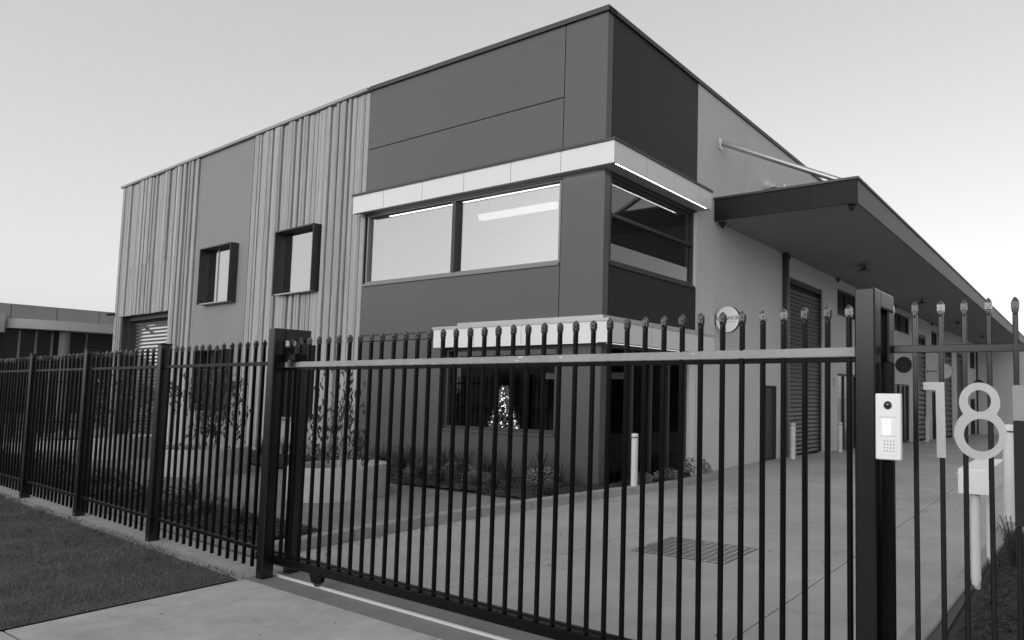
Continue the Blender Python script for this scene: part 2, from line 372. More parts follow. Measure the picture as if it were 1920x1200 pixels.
# side panels (dark) and pale wall
bpart('wall_panel', PANELD, [(0.165, 3.06, -0.08, 0, 5.40, 8.2)], FB)
bpart('wall_panel', PANELD, [(0.165, 3.06, -0.08, 0, 2.80, 3.80)], FB)
bpart('wall_panel', PANELD, [(0.165, 3.06, -0.08, 0, 2.47, 2.785)], FB)
bpart('joint_backing', DARK, [(0.151, 0.17, -0.07, -0.03, 2.47, 3.8), (0.151, 0.17, -0.07, -0.03, 5.4, 8.2)], FB)
def wall_b(boxes): bpart('wall_panel', PALE, [(a, b_, -0.2, 0.0, c, d) for (a, b_, c, d) in boxes], FB)
Z0 = -1.4; ZT = 8.2
wall_b([(3.075, 5.335, Z0, ZT)])
wall_b([(5.345, 6.25, Z0, ZT), (6.25, 7.23, 1.87, ZT), (7.23, 7.825, Z0, ZT)])
wall_b([(7.835, 8.1, Z0, ZT), (8.1, 10.8, 4.87, ZT), (10.8, 11.6, Z0, ZT)])
wall_b([(11.61, 12.14, Z0, ZT), (12.14, 14.4, 2.35, 4.25), (12.14, 14.4, 5.13, ZT), (14.4, 16.9, Z0, ZT)])
wall_b([(16.91, 19.55, Z0, ZT), (19.55, 22.3, 2.15, 4.4), (19.55, 22.3, 5.2, ZT), (22.3, 23.1, Z0, ZT)])
wall_b([(23.11, 23.95, Z0, ZT), (23.95, 26.0, 4.65, ZT), (26.0, 27.3, Z0, ZT), (27.3, 28.9, 1.9, 4.1), (27.3, 28.9, 5.05, ZT), (28.9, 30.9, Z0, ZT)])
wall_b([(30.91, 31.0, Z0, ZT), (31.0, 33.4, 4.4, ZT), (33.4, 35.0, Z0, ZT), (35.0, 37.3, 4.4, ZT), (37.3, 38.0, Z0, ZT)])
wall_b([(38.01, 40.4, Z0, ZT), (40.4, 42.8, 1.5, 3.6), (40.4, 42.8, 4.9, ZT), (42.8, 44.0, Z0, ZT)])
# far end building wall is its own thing further down
# clad wing
H1 = (5.75, 7.56, 3.90, 5.45); H2 = (1.71, 3.46, 3.88, 5.44); L1 = (5.75, 7.56, 1.0, 2.66); L2 = (1.71, 3.46, 0.95, 2.64)
def holed(u0_, u1_, z0, z1, holes, material, nm, n0=-0.3, n1=0.0, fr=FD):
    # one mesh: vertical strips around the stacked holes (all share the same u range)
    ha, hb = holes[0][0], holes[0][1]
    bx = [(u0_, ha, n0, n1, z0, z1), (hb, u1_, n0, n1, z0, z1)]
    zs = z0
    for h in sorted(holes, key=lambda q: q[2]):
        bx.append((ha, hb, n0, n1, zs, h[2])); zs = h[3]
    bx.append((ha, hb, n0, n1, zs, z1))
    return bpart(nm, material, bx, fr)
holed(5.215, 8.25, -0.1, 8.2, [L1, H1], MID, 'wall_panel')
holed(0.0, 5.19, -0.1, 8.15, [L2, H2], DARK, 'cladding_backing', -0.3, -0.03)
bpart('cladding_backing', DARK, [(8.27, 9.92, -0.3, -0.03, -0.1, 8.15), (9.92, 13.53, -0.3, -0.03, 3.9, 8.15), (13.53, 14.12, -0.3, -0.03, -0.1, 8.15)], FD)
bpart('joint_backing', DARK, [(5.15, 5.23, -0.28, -0.06, -0.1, 8.15), (8.24, 8.29, -0.28, -0.06, -0.1, 8.15)], FD)
def boards(u0_, u1_, holes):
    u = u0_
    while u < u1_ - 0.04:
        wd = random.choice((0.075, 0.09, 0.10, 0.12, 0.14, 0.17)); wd = min(wd, u1_ - u)
        if u1_ - u - wd < 0.06: wd = u1_ - u
        pr = random.choice((0.0, 0.012, 0.03, 0.05, 0.06))
        cuts = []
        for (ha, hb, za, zb) in holes:
            if u + wd > ha + 0.01 and u < hb - 0.01: cuts.append((za, zb, ha, hb))
        cuts.sort(); z = -0.05; segs = []
        for c in cuts: segs.append((z, c[0])); z = c[1]
        segs.append((z, 8.18))
        for (za, zb) in segs:
            if zb - za < 0.02: continue
            mb = MB(FD); e = 0.005
            ch = min(0.012, wd * 0.2)
            k = len(mb.v)
            prof = [(u + e, -0.04), (u + wd - e, -0.04), (u + wd - e, pr - ch), (u + wd - e - ch, pr), (u + e + ch, pr), (u + e, pr - ch)]
            mb.prism(prof, za + 0.002, zb - 0.002)
            mb.build('cladding_board', random.choice(BOARDS), B)
        u += wd
boards(0.012, 5.18, [H2, L2])
boards(8.285, 14.12, [(9.92, 13.53, -0.2, 3.9), (9.92, 13.53, 5.4590, 5.4596)])
# left end wall, back wall, roof, copings
bpart('end_wall', MID, [(14.12 - 0.02, 14.12, -30, -0.3, -0.1, 8.15)], lambda u, n, z: FD(u, n, z))
bpart('roof_slab', DARK, [(-20.3, -0.2, 0.7, 43.9, 8.0, 8.12)], lambda u, n, z: (u, n, z))
bpart('roof_coping', DARK, [(-0.04, 6.57, -0.2, 0.04, 8.2, 8.29)], FA)
bpart('roof_coping', DARK, [(-0.035, 44.0, -0.2, 0.04, 8.203, 8.288)], FB)
bpart('roof_coping', NWALL, [(0.02, 14.16, -0.3, 0.075, 8.2, 8.27)], FD)
# rooms behind the corner glazing
bpart('upper_room', INW, [(-6.4, -0.3, 0.35, 6.0, 2.95, 3.0), (-6.4, -6.3, 0.35, 6.0, 3.0, 5.7), (-6.4, -0.3, 5.9, 6.0, 3.0, 5.7), (-6.4, -0.3, 0.3, 6.0, 5.7, 5.75), (-0.32, -0.22, 3.1, 6.0, 3.0, 5.7)], lambda u, n, z: (u, n, z))
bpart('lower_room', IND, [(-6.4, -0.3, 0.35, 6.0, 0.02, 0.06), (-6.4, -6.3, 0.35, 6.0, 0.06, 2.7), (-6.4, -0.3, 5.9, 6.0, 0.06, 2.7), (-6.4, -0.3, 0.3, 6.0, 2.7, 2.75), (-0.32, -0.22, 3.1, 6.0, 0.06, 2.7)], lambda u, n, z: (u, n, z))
def window(name, fr, u0_, u1_, z0, z1, n, gl, frame_mat, fw=0.06, mull=(), trans=(), depth=0.09, sill=None):
    f_ = bpart(name, frame_mat, [(u0_, u0_ + fw, n - depth, n, z0, z1), (u1_ - fw, u1_, n - depth, n, z0, z1), (u0_ + fw, u1_ - fw, n - depth, n, z0, z0 + fw), (u0_ + fw, u1_ - fw, n - depth, n, z1 - fw, z1)], fr)
    us = [u0_ + fw] + [x for x in mull] + [u1_ - fw]; zs = [z0 + fw] + list(trans) + [z1 - fw]
    for x in mull: bpart('mullion', frame_mat, [(x - 0.03, x + 0.03, n - depth + 0.004, n - 0.004, z0 + fw, z1 - fw)], fr, parent=f_)
    for zt in trans: bpart('transom', frame_mat, [(u0_ + fw, u1_ - fw, n - depth + 0.008, n + 0.01, zt - 0.03, zt + 0.03)], fr, parent=f_)
    for a, b_ in zip(us[:-1], us[1:]):
        for c, d in zip(zs[:-1], zs[1:]):
            bpart('pane', gl, [(a + 0.005, b_ - 0.005, n - 0.065, n - 0.055, c + 0.005, d - 0.005)], fr, parent=f_)
    if sill: bpart('sill', sill, [(u0_ - 0.02, u1_ + 0.02, n - 0.02, 0.03, z0 - 0.055, z0 - 0.004)], fr, parent=f_)
    return f_
wu = window('window', FA, 0.985, 6.50, 3.915, 5.42, -0.03, GLASS_R, FRAME, 0.045, mull=(), sill=FRAME)
bpart('mullion', DARK, [(3.675, 3.765, -0.12, 0.004, 3.96, 5.375)], FA, parent=wu)
wb = window('window', FB, 0.175, 2.97, 3.86, 5.42, -0.02, GLASS_B, DARK, 0.05, trans=(4.70,), sill=DARK)
bpart('jamb', WHITE, [(2.99, 3.06, -0.1, 0.012, 3.83, 5.40)], FB)
wl = window('window', FA, 0.985, 3.80, 0.93, 2.455, -0.03, GLASS_T, DARK, 0.05, sill=DFASC)
sf_ = window('shopfront', FB, 0.175, 2.80, 0.02, 2.465, -0.03, GLASS_S, DARK, 0.06, mull=(0.95, 1.55, 2.15))
bpart('jamb', WHITE, [(2.83, 3.06, -0.1, 0.015, 0.0, 2.46)], FB)
# hooded windows of the clad wing
for (ua, ub, za, zb), two in ((H1, True), (H2, False), (L1, False), (L2, False)):
    t_ = 0.03
    o_ = bpart('window_hood', DARK, [(ua, ua + t_, -0.1, 0.195, za, zb), (ub - t_, ub, -0.1, 0.195, za, zb), (ua + t_, ub - t_, -0.1, 0.195, zb - t_, zb), (ua + t_, ub - t_, -0.1, 0.02, za, za + t_)], FD)
    bpart('pane', GLASS_R if za > 3 else GLASS_T, [(ua + t_ + 0.002, ub - t_ - 0.002, -0.012, -0.004, za + t_, zb - t_)], FD, parent=o_)
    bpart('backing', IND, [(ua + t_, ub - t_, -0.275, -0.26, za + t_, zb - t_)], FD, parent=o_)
    bpart('sill', ALU, [(ua + 0.04, ub - 0.04, 0.021, 0.17, za + 0.002, za + 0.028)], FD, parent=o_)
    if two: bpart('mullion', ALU, [(6.86, 6.90, -0.003, 0.012, za + 0.05, zb - 0.05)], FD, parent=o_)
# roller doors
def roller(fr, u0_, u1_, z0, z1, n, material, pitch=0.1, hood=True, name='roller_door'):
    prof = []; k = int((z1 - z0) / pitch)
    f_ = bpart(name, DARK, [(u0_, u0_ + 0.07, n - 0.03, n + 0.06, z0, z1), (u1_ - 0.07, u1_, n - 0.03, n + 0.06, z0, z1), (u0_ + 0.07, u1_ - 0.07, n - 0.05, n + 0.05, z1 - 0.14, z1)], fr)
    arc = [(0.0, 0.0), (0.5, 0.20 * pitch), (1.0, 0.0)] if material is SHUTTER else [(j / 8, 0.12 * pitch * (1 - math.cos(2 * math.pi * j / 8))) for j in range(9)]
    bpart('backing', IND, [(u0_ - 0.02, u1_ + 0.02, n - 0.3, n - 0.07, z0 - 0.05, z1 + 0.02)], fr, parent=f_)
    for i in range(k):
        za = z0 + i * pitch
        if za + pitch > z1 - 0.14: break
        mb = MB(fr); kk = 0
        for j, (t_, d_) in enumerate(arc):
            mb.v.append(fr(u0_ + 0.07, n + d_, za + t_ * pitch)); mb.v.append(fr(u1_ - 0.07, n + d_, za + t_ * pitch))
        for j in range(len(arc) - 1): mb.f.append((2 * j, 2 * j + 1, 2 * j + 3, 2 * j + 2))
        o_ = mb.build('slat', material, f_); o_.data.polygons.foreach_set('use_smooth', [material is not SHUTTER] * len(o_.data.polygons))
    return f_
roller(FD, 9.92, 13.53, 0.02, 3.9, -0.22, SHUTTER, 0.112)
for a_ in (13.535, 9.90): bpart('door_reveal', MID, [(a_, a_ + 0.015, -0.3, -0.025, 0, 3.9)], FD)
roller(FB, 8.1, 10.8, -0.06, 4.87, -0.12, DSHUT, 0.12)
roller(FB, 23.95, 26.0, -0.52, 4.65, -0.12, DSHUT, 0.24)
roller(FB, 31.0, 33.4, -0.75, 4.4, -0.12, DSHUT, 0.3)
roller(FB, 35.0, 37.3, -0.87, 4.4, -0.12, DSHUT, 0.3)
for (a, b_, z0, z1, zb) in ((12.14, 14.4, 4.25, 5.13, 2.35), (19.55, 22.3, 4.4, 5.2, 2.15), (27.3, 28.9, 4.1, 5.05, 1.9), (40.4, 42.8, 3.6, 4.9, 1.5)):
    f_ = window('window', FB, a, b_, z0, z1, -0.05, GLASS_D, DARK, 0.06, mull=((a + b_) / 2,))
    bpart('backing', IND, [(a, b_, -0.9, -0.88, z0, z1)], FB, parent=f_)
    f_ = window('entry_door', FB, a, b_, slope(a) - 0.05, zb, -0.05, GLASS_T if a < 15 else GLASS_D, DARK, 0.07, mull=(a + (b_ - a) * 0.38, a + (b_ - a) * 0.7))
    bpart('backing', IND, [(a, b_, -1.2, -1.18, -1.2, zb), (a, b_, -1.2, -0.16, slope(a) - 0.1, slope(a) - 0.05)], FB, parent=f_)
d_ = bpart('door', DOORP, [(6.29, 7.19, -0.10, -0.05, -0.03, 1.83)], FB)
bpart('door_frame', DARK, [(6.25, 6.29, -0.15, 0.008, -0.05, 1.87), (7.19, 7.23, -0.15, 0.008, -0.05, 1.87), (6.29, 7.19, -0.15, 0.008, 1.83, 1.87)], FB, parent=d_)
bpart('handle', ALU, [(6.36, 6.48, -0.05, 0.0, 0.88, 0.90)], FB, parent=d_)
for vv in (7.7, 15.2, 30.2, 43.3):
    bpart('downpipe', DARK, [(vv - 0.09, vv + 0.09, 0.003, 0.12, slope(vv) - 0.05, 5.27), (vv - 0.12, vv + 0.12, 0.002, 0.15, 5.27, 5.40)], FB, 0.0)
# upper awning: fascia panels, capping, soffit, led strip
aw = bpart('awning', SOFFIT, [(-6.66, 0.30, -0.165, -0.003, 5.452, 5.79), (0.003, 0.30, -0.003, 3.08, 5.452, 5.79)], lambda x, y, z: (x, y, z))
bpart('soffit', SOFFIT, [(-6.66, -0.001, -0.165, -0.003, 5.449, 5.4515), (0.0, 0.30, -0.165, 3.08, 5.440, 5.4505)], lambda x, y, z: (x, y, z), parent=aw)
g_ = 0.006
js = [-6.70, -5.653, -4.44, -3.238, -2.004, -0.811, 0.34]
for a, b_ in zip(js[:-1], js[1:]):
    bpart('fascia_panel', WHITE, [(a + g_, b_ - (g_ if b_ < 0.3 else 0), -0.2, -0.17, 5.425, 5.80)], lambda x, y, z: (x, y, z), parent=aw)
js = [-0.168, 0.744, 1.642, 2.582, 3.1]
for a, b_ in zip(js[:-1], js[1:]):
    bpart('fascia_panel', WHITE, [(0.305, 0.34, a + (g_ if a > 0 else 0), b_ - g_, 5.437, 5.80)], lambda x, y, z: (x, y, z), parent=aw)
bpart('fascia_end', WHITE, [(-6.70, -6.665, -0.168, -0.09, 5.425, 5.80), (0.01, 0.30, 3.085, 3.1, 5.437, 5.80)], lambda x, y, z: (x, y, z), parent=aw)
bpart('capping', DARK, [(-6.72, 0.365, -0.225, 0.0, 5.802, 5.845), (0.0, 0.365, 0.0, 3.12, 5.802, 5.845)], lambda x, y, z: (x, y, z), parent=aw)
bpart('led_strip', LED, [(-6.2, -0.05, -0.168, -0.163, 5.436, 5.448)], lambda x, y, z: (x, y, z), parent=aw)
bpart('led_strip', LED, [(0.288, 0.302, -0.10, 2.95, 5.433, 5.4395)], lambda x, y, z: (x, y, z), parent=aw)
# lower awning
lw = bpart('awning', SOFFIT, [(-3.90, 0.26, -0.165, -0.003, 2.492, 2.80), (0.003, 0.26, -0.003, 3.33, 2.492, 2.80)], lambda x, y, z: (x, y, z))
bpart('soffit', SOFFIT, [(-3.90, 0.26, -0.165, 0.0, 2.478, 2.488), (0.0, 0.26, 0.0, 3.33, 2.478, 2.488)], lambda x, y, z: (x, y, z), parent=lw)
js = [-3.93, -2.826, -1.623, -0.432, 0.30]
for a, b_ in zip(js[:-1], js[1:]):
    bpart('fascia_panel', WHITE, [(a + g_, b_ - (g_ if b_ < 0.2 else 0), -0.2, -0.17, 2.465, 2.81)], lambda x, y, z: (x, y, z), parent=lw)
js = [-0.168, 1.037, 2.224, 2.737, 3.35]
for a, b_ in zip(js[:-1], js[1:]):
    bpart('fascia_panel', WHITE, [(0.265, 0.30, a + (g_ if a > 0 else 0), b_ - g_, 2.465, 2.81)], lambda x, y, z: (x, y, z), parent=lw)
bpart('capping', ALU, [(-3.95, 0.31, -0.215, 0.0, 2.812, 2.86), (0.0, 0.31, 0.0, 3.37, 2.812, 2.86)], lambda x, y, z: (x, y, z), parent=lw)
bpart('flashing', ALU, [(-3.40, 0.09, -0.09, -0.002, 2.862, 2.93), (0.002, 0.09, -0.002, 3.05, 2.862, 2.93)], lambda x, y, z: (x, y, z), parent=lw)
bpart('led_strip', LED2, [(-3.4, -0.05, -0.05, -0.035, 2.471, 2.4775)], lambda x, y, z: (x, y, z), parent=lw)
bpart('led_strip', LED2, [(0.03, 0.05, 0.1, 2.8, 2.470, 2.4775)], lambda x, y, z: (x, y, z), parent=lw)
# driveway canopy
CV0, CV1 = 3.80, 43.9
cn = bpart('canopy', CSOFFIT, [(0.003, 3.16, CV0 + 0.04, CV1, 5.425, 5.84)], lambda x, y, z: (x, y, z))
for (a, b_) in ((0.02, 2.212), (2.218, 3.2)):
    bpart('fascia_board', EFASC, [(a, b_, CV0, CV0 + 0.038, 5.405, 5.87)], lambda x, y, z: (x, y, z), parent=cn)
ys = [CV0 + 0.04 + i * 4.0 for i in range(11)]
for a, b_ in zip(ys[:-1], ys[1:]):
    bpart('fascia_board', DFASC, [(3.163, 3.2, a + 0.004, b_ - 0.004, 5.405, 5.87)], lambda x, y, z: (x, y, z), parent=cn)
bpart('capping', DARK, [(0.0, 3.23, CV0 - 0.03, CV1, 5.872, 5.92)], lambda x, y, z: (x, y, z), parent=cn)
for sv in (4.05, 7.7, 11.4):
    st = MB().tube((0.07, sv, 7.215), (2.78, sv + 0.08, 5.98), 0.06, 14).build('stay_rod', ALU, B); smooth_by_angle(st)
    bpart('bracket', STEEL, [(0.001, 0.02, sv - 0.09, sv + 0.09, 7.10, 7.33), (0.02, 0.12, sv - 0.012, sv + 0.012, 7.13, 7.30)], lambda x, y, z: (x, y, z), parent=st)
    bpart('bracket', STEEL, [(2.70, 2.86, sv + 0.02, sv + 0.14, 5.921, 5.99)], lambda x, y, z: (x, y, z), parent=st)
vt = MB().tube((0.002, 6.49, 6.93), (0.16, 6.49, 6.93), 0.13, 16, 0.10).build('wall_vent', PALE, B); smooth_by_angle(vt)
bpart('hood', PALE, [(0.05, 0.30, 6.43, 6.60, 6.87, 6.95)], lambda x, y, z: (x, y, z), parent=vt)

# ------------------------------------------------------------------ things on and in the building
def lot(name, label, cat, X, Y, z=0.0, group=None): return thing(name, label, cat, W(X, Y, z), BR, group)
LB = ['in the bay nearest the gate', 'in the second bay, above the dark roller door', 'in the third bay', 'in the farthest bay']
p0 = None
for i, vv in enumerate((10.2, 18.0, 26.4, 35.2)):
    lab = 'small dark pendant lamp under the driveway canopy, ' + ('nearest the gate', 'second from the gate', 'third from the gate', 'farthest from the gate')[i]
    if p0 is None:
        p0 = lot('canopy_lamp', lab, 'lamp', 1.46, vv, 5.424, 'lamps under the driveway canopy')
        MB().tube((0, 0, -0.10), (0, 0, 0), 0.025, 8).build('stem', DARK, p0)
        s_ = MB().lathe([(0.21, -0.17), (0.20, -0.155), (0.07, -0.10), (0.03, -0.085)], 20).build('lamp_shade', DARK, p0); smooth_by_angle(s_)
    else:
        q = copy_tree(p0); q.location = W(1.46, vv, 5.424); q['label'] = lab
c0 = None
for i, (X, Y, z) in enumerate(((0.09, 4.05, 5.424), (3.03, 4.0, 5.424), (0.08, 12.0, 5.424), (0.08, 19.4, 5.424), (0.08, 27.1, 5.424))):
    lab = 'small black dome camera under the canopy, ' + ('beside the white awning end', 'at the outer front corner', 'above the first shop entry', 'above the second shop entry', 'above the third shop entry')[i]
    if c0 is None:
        c0 = lot('dome_camera', lab, 'camera', X, Y, z, 'dome cameras under the canopy')
        s_ = MB().lathe([(0.085, 0), (0.085, -0.03), (0.07, -0.05)], 16).build('base', DARK, c0); smooth_by_angle(s_)
        s_ = MB().lathe([(0.06, -0.05), (0.055, -0.09), (0.03, -0.125), (0.005, -0.135)], 16).build('dome', LENS, c0); smooth_by_angle(s_)
    else:
        q = copy_tree(c0); q.location = W(X, Y, z); q['label'] = lab
fl = thing('wall_camera', 'small dark camera on the board cladding left of the silver roller door', 'camera', Vector(W(*FD(13.95, 0.07, 4.0))), BR - TD)
MB().box(-0.04, 0.04, -0.02, 0.0, -0.05, 0.05).build('mount', DARK, fl); s_ = MB().tube((0, -0.01, 0), (0.05, -0.20, -0.04), 0.055, 12, 0.045).build('barrel', DARK, fl); smooth_by_angle(s_)
# round projecting signs along the side wall
def round_sign(label, v_, z, face, arm, r=0.29, off=0.42, letters=None):
    s = lot('round_sign', label, 'sign', 0, v_, z, 'round signs along the side wall')
    MB().box(0.0, 0.015, -0.06, 0.06, -0.10, 0.10).build('wall_plate', DARK, s)
    MB().box(0.015, off - r + 0.02 - 0.02, -0.015, 0.015, -0.02, 0.02).build('arm', DARK, s)
    n = 40
    d = MB(lambda a, b_, c: (off + a, c, b_)).prism([(r * math.cos(2 * math.pi * i / n), r * math.sin(2 * math.pi * i / n)) for i in range(n)], -0.035, 0.035).build('rim', INK, s)
    fc = MB(lambda a, b_, c: (off + a, c, b_)).prism([(r * 0.97 * math.cos(2 * math.pi * i / n), r * 0.97 * math.sin(2 * math.pi * i / n)) for i in range(n)], -0.040, -0.036).build('disc', face, s)
    if letters:
        base = Matrix.Translation((off, -0.042, 0)) @ Matrix.Rotation(R(90), 4, 'X')
        text_mesh('lettering', letters[0], 0.118, INK, s, base @ Matrix.Translation((0, 0.02, 0)), 0.001, sx=0.98)
        text_mesh('lettering', letters[1], 0.04, INK2, s, base @ Matrix.Translation((0, -0.06, 0)), 0.001, sx=1.25)
    return s
round_sign('white round sign with dark capital letters beside the downpipe', 3.95, 3.25, SIGNW, 0.2, letters=('BRYNNOR', 'CONSTRUCTIONS'), off=0.30)
round_sign('black round sign on a thin arm, nearest of the dark ones', 18.8, 2.9, INK, 0.2, r=0.33, off=0.55)
round_sign('pale round sign on a thin arm beside a roller door', 26.2, 2.9, SIGNW, 0.2, r=0.38, off=0.85)
round_sign('small black round sign near the far end of the side wall', 39.2, 2.4, INK, 0.2, r=0.38, off=0.7)
n2 = lot('unit_number', 'grey unit number 2 on the pale wall left of the shop entry', 'number', 0.0, 11.78, 2.05)
text_mesh('digit', '2', 0.34, INK2, n2, Matrix.Translation((0.006, 0, 0)) @ Matrix.Rotation(R(90), 4, 'Z') @ Matrix.Rotation(R(90), 4, 'X'), 0.004)
# interior
bl = lot('roller_blind', 'dark roller blind half lowered behind the upper side window', 'blind', -0.16, 1.57, 4.68)
MB().box(-0.004, 0.004, -1.33, 1.30, -0.42, 0.68).build('fabric', BLIND, bl); MB().box(-0.012, 0.012, -1.33, 1.30, -0.445, -0.42).build('bottom_rail', DARK, bl)
for (nm, lab, a, b_, rot, zz) in (('pendant_light', 'long linear pendant light seen through the upper front window', 2.85, 0.80, 0.0, 5.2), ('pendant_light', 'linear pendant light seen through the upper side window', 0.95, 2.2, R(90), 5.2), ('pendant_light', 'dim linear pendant light inside the lower window above the lit tree', 1.35, 1.3, 0.0, 1.92)):
    p = thing(nm, lab, 'light', W(-a, b_, zz), BR + rot, 'linear pendant lights in the office')
    PD = PEND if zz > 4 else PEND2
    MB().box(-1.05, 1.05, -0.05, 0.05, 0.10, 0.13).build('housing', DARK, p); MB().box(-1.04, 1.04, -0.048, 0.048, -0.02, 0.099).build('diffuser', PD, p)
    for sx in (-0.8, 0.8): MB().tube((sx, 0, 0.07), (sx, 0, 0.50), 0.006, 6).build('cord', DARK, p)
dk = lot('office_desk', 'pale office desk inside the upper side window', 'desk', -1.3, 1.7, 3.0)
MB().box(-0.6, 0.6, -0.9, 0.9, 0.70, 0.74).build('desk_top', WHITE, dk)
for sx in (-0.55, 0.55):
    for sy in (-0.85, 0.85): MB().box(sx - 0.025, sx + 0.025, sy - 0.025, sy + 0.025, 0.0, 0.70).build('leg', ALU, dk)
mo = lot('computer_monitor', 'monitor standing on the desk inside the upper side window', 'monitor', -1.3, 1.4, 3.742)
MB().box(-0.12, 0.12, -0.1, 0.1, 0, 0.012).build('foot', DARK, mo); MB().box(-0.02, 0.02, -0.03, 0.03, 0.012, 0.2).build('stand', DARK, mo); MB().box(-0.015, 0.015, -0.28, 0.28, 0.15, 0.50).build('screen', IND, mo)
ch = lot('office_chair', 'grey office chair behind the desk in the upper room', 'chair', -2.1, 2.3, 3.0)
MB().box(-0.24, 0.24, -0.24, 0.24, 0.44, 0.50).build('seat', IND, ch, 0.02); MB().box(-0.28, -0.22, -0.22, 0.22, 0.55, 1.05).build('backrest', IND, ch, 0.02); MB().tube((0, 0, 0.06), (0, 0, 0.44), 0.03).build('column', DARK, ch); MB().box(-0.28, 0.28, -0.03, 0.03, 0.0, 0.06).box(-0.03, 0.03, -0.28, 0.28, 0.0, 0.058).build('base', DARK, ch)
tb = lot('side_table', 'low table inside the lower window below the lit tree', 'table', -2.75, 0.75, 0.06)
MB().box(-0.7, 0.7, -0.3, 0.3, 0.70, 0.74).build('table_top', IND, tb)
for sx in (-0.65, 0.65):
    for sy in (-0.25, 0.25): MB().box(sx - 0.025, sx + 0.025, sy - 0.025, sy + 0.025, 0, 0.70).build('leg', IND, tb)
xt = lot('christmas_tree', 'small christmas tree covered in fairy lights inside the lower window', 'christmas tree', -2.95, 0.72, 0.80)
MB().tube((0, 0, 0), (0, 0, 0.15), 0.05, 10, 0.06).build('pot', DARK, xt)
mb = MB(); lb = MB()
for i in range(700):
    z = random.random() ** 1.4 * 0.85 + 0.1; r = (1.0 - (z - 0.1) / 0.95) * 0.27 * (0.6 + 0.5 * random.random()); a = random.random() * 6.283
    x, y = r * math.cos(a), r * math.sin(a); k = len(mb.v); L = 0.05
    dx, dy = math.cos(a + random.uniform(-1, 1)) * L, math.sin(a + random.uniform(-1, 1)) * L
    mb.v += [(x, y, z), (x + dx, y + dy, z - 0.02), (x + dx * 0.5 - dy * 0.3, y + dy * 0.5 + dx * 0.3, z + 0.02)]; mb.f.append((k, k + 1, k + 2))
for i in range(80):
    z = random.random() ** 1.3 * 0.82 + 0.1; r = (1.0 - (z - 0.1) / 0.9) * 0.27; a = random.random() * 6.283
    lb.tube((r * math.cos(a), r * math.sin(a), z), (r * math.cos(a), r * math.sin(a), z + 0.016), 0.008, 5)
stuff(mb.build('foliage', XMAS, xt)); stuff(lb.build('fairy_lights', FAIRY, xt))

# ------------------------------------------------------------------ fence, gate, posts
def spear_picket_mesh():
    t = 0.0125
    tube = MB().box(-t, t, -t, t, 0.0, 1.0)
    return tube
def cap_mesh(nm):
    # pressed spear head: square collar, shoulders and a pyramid point, with a small notch on the face
    a, b_ = 0.0150, 0.0168
    mb = MB()
    k = len(mb.v)
    rings = [(0.0135, -0.012), (a, -0.004), (a, 0.0), (b_, 0.004), (b_, 0.036), (b_ * 0.55, 0.051), (0.0015, 0.059)]
    for (r, z) in rings:
        mb.v += [(-r, -r * 0.8, z), (r, -r * 0.8, z), (r, r * 0.8, z), (-r, r * 0.8, z)]
    for j in range(len(rings) - 1):
        for i in range(4): mb.f.append((4 * j + i, 4 * j + (i + 1) % 4, 4 * j + 4 + (i + 1) % 4, 4 * j + 4 + i))
    mb.f += [(0, 1, 2, 3), (24, 25, 26, 27)]
    # raised bead on street and lot faces
    mb.box(-0.006, 0.006, -0.0205, 0.0205, 0.012, 0.026)
    for sy in (-1, 1):
        k = len(mb.v); rr = 0.0075; yc = sy * 0.0125; zc = -0.020
        mb.v += [(rr, yc, zc), (0, yc, zc + rr), (-rr, yc, zc), (0, yc, zc - rr * 1.4), (0, yc + sy * 0.006, zc), (rr * .7, yc, zc + rr * .7), (-rr * .7, yc, zc + rr * .7), (-rr * .7, yc, zc - rr), (rr * .7, yc, zc - rr)]
        lp = [0, 5, 1, 6, 2, 7, 3, 8]
        for i in range(8): mb.f.append((k + lp[i], k + lp[(i + 1) % 8], k + 4))
    return mb.build(nm, CAPMET)
CAP0 = cap_mesh('spear_cap'); CAPME = CAP0.data; bpy.data.objects.remove(CAP0)
TUBES = {}
def picket(parent, x, y, z0, z1, t=0.0125, mt=None):
    mt = mt or BLACKMET; key = (round(z1 - z0, 3), t, mt.name)
    if key not in TUBES:
        o = MB().box(-t, t, -t, t, 0, z1 - z0).build('picket', mt, None, 0.003); TUBES[key] = o.data; bpy.data.objects.remove(o)
    o = bpy.data.objects.new('picket', TUBES[key]); COL.objects.link(o); o.parent = parent; o.location = (x, y, z0)
    o.rotation_euler = (R(random.uniform(-0.12, 0.12)), R(random.uniform(-0.12, 0.12)), 0)
    c = bpy.data.objects.new('spear_cap', CAPME); COL.objects.link(c); c.parent = o; c.location = (0, 0, z1 - z0 - 0.012); c.rotation_euler = (0, 0, R(random.uniform(-7, 7)))
    s = t / 0.0125 * random.uniform(0.95, 1.05); c.scale = (s, s, random.uniform(0.92, 1.06))
    return o
fence = thing('picket_fence', 'black steel picket fence with spear tops along the lawn', 'fence', GP, RF)
posts = [2.50, 4.93, 7.37, 9.80, 12.24]
for i, p in enumerate(posts):
    zt = 2.125
    MB().box(p - 0.05, p + 0.05, -0.05, 0.05, 0.0, zt - 0.012).build('post', POSTMET, fence, 0.006)
    MB().box(p - 0.053, p + 0.053, -0.053, 0.053, zt - 0.012, zt).build('post_cap', POSTMET, fence, 0.003)
edges = [0.06] + posts
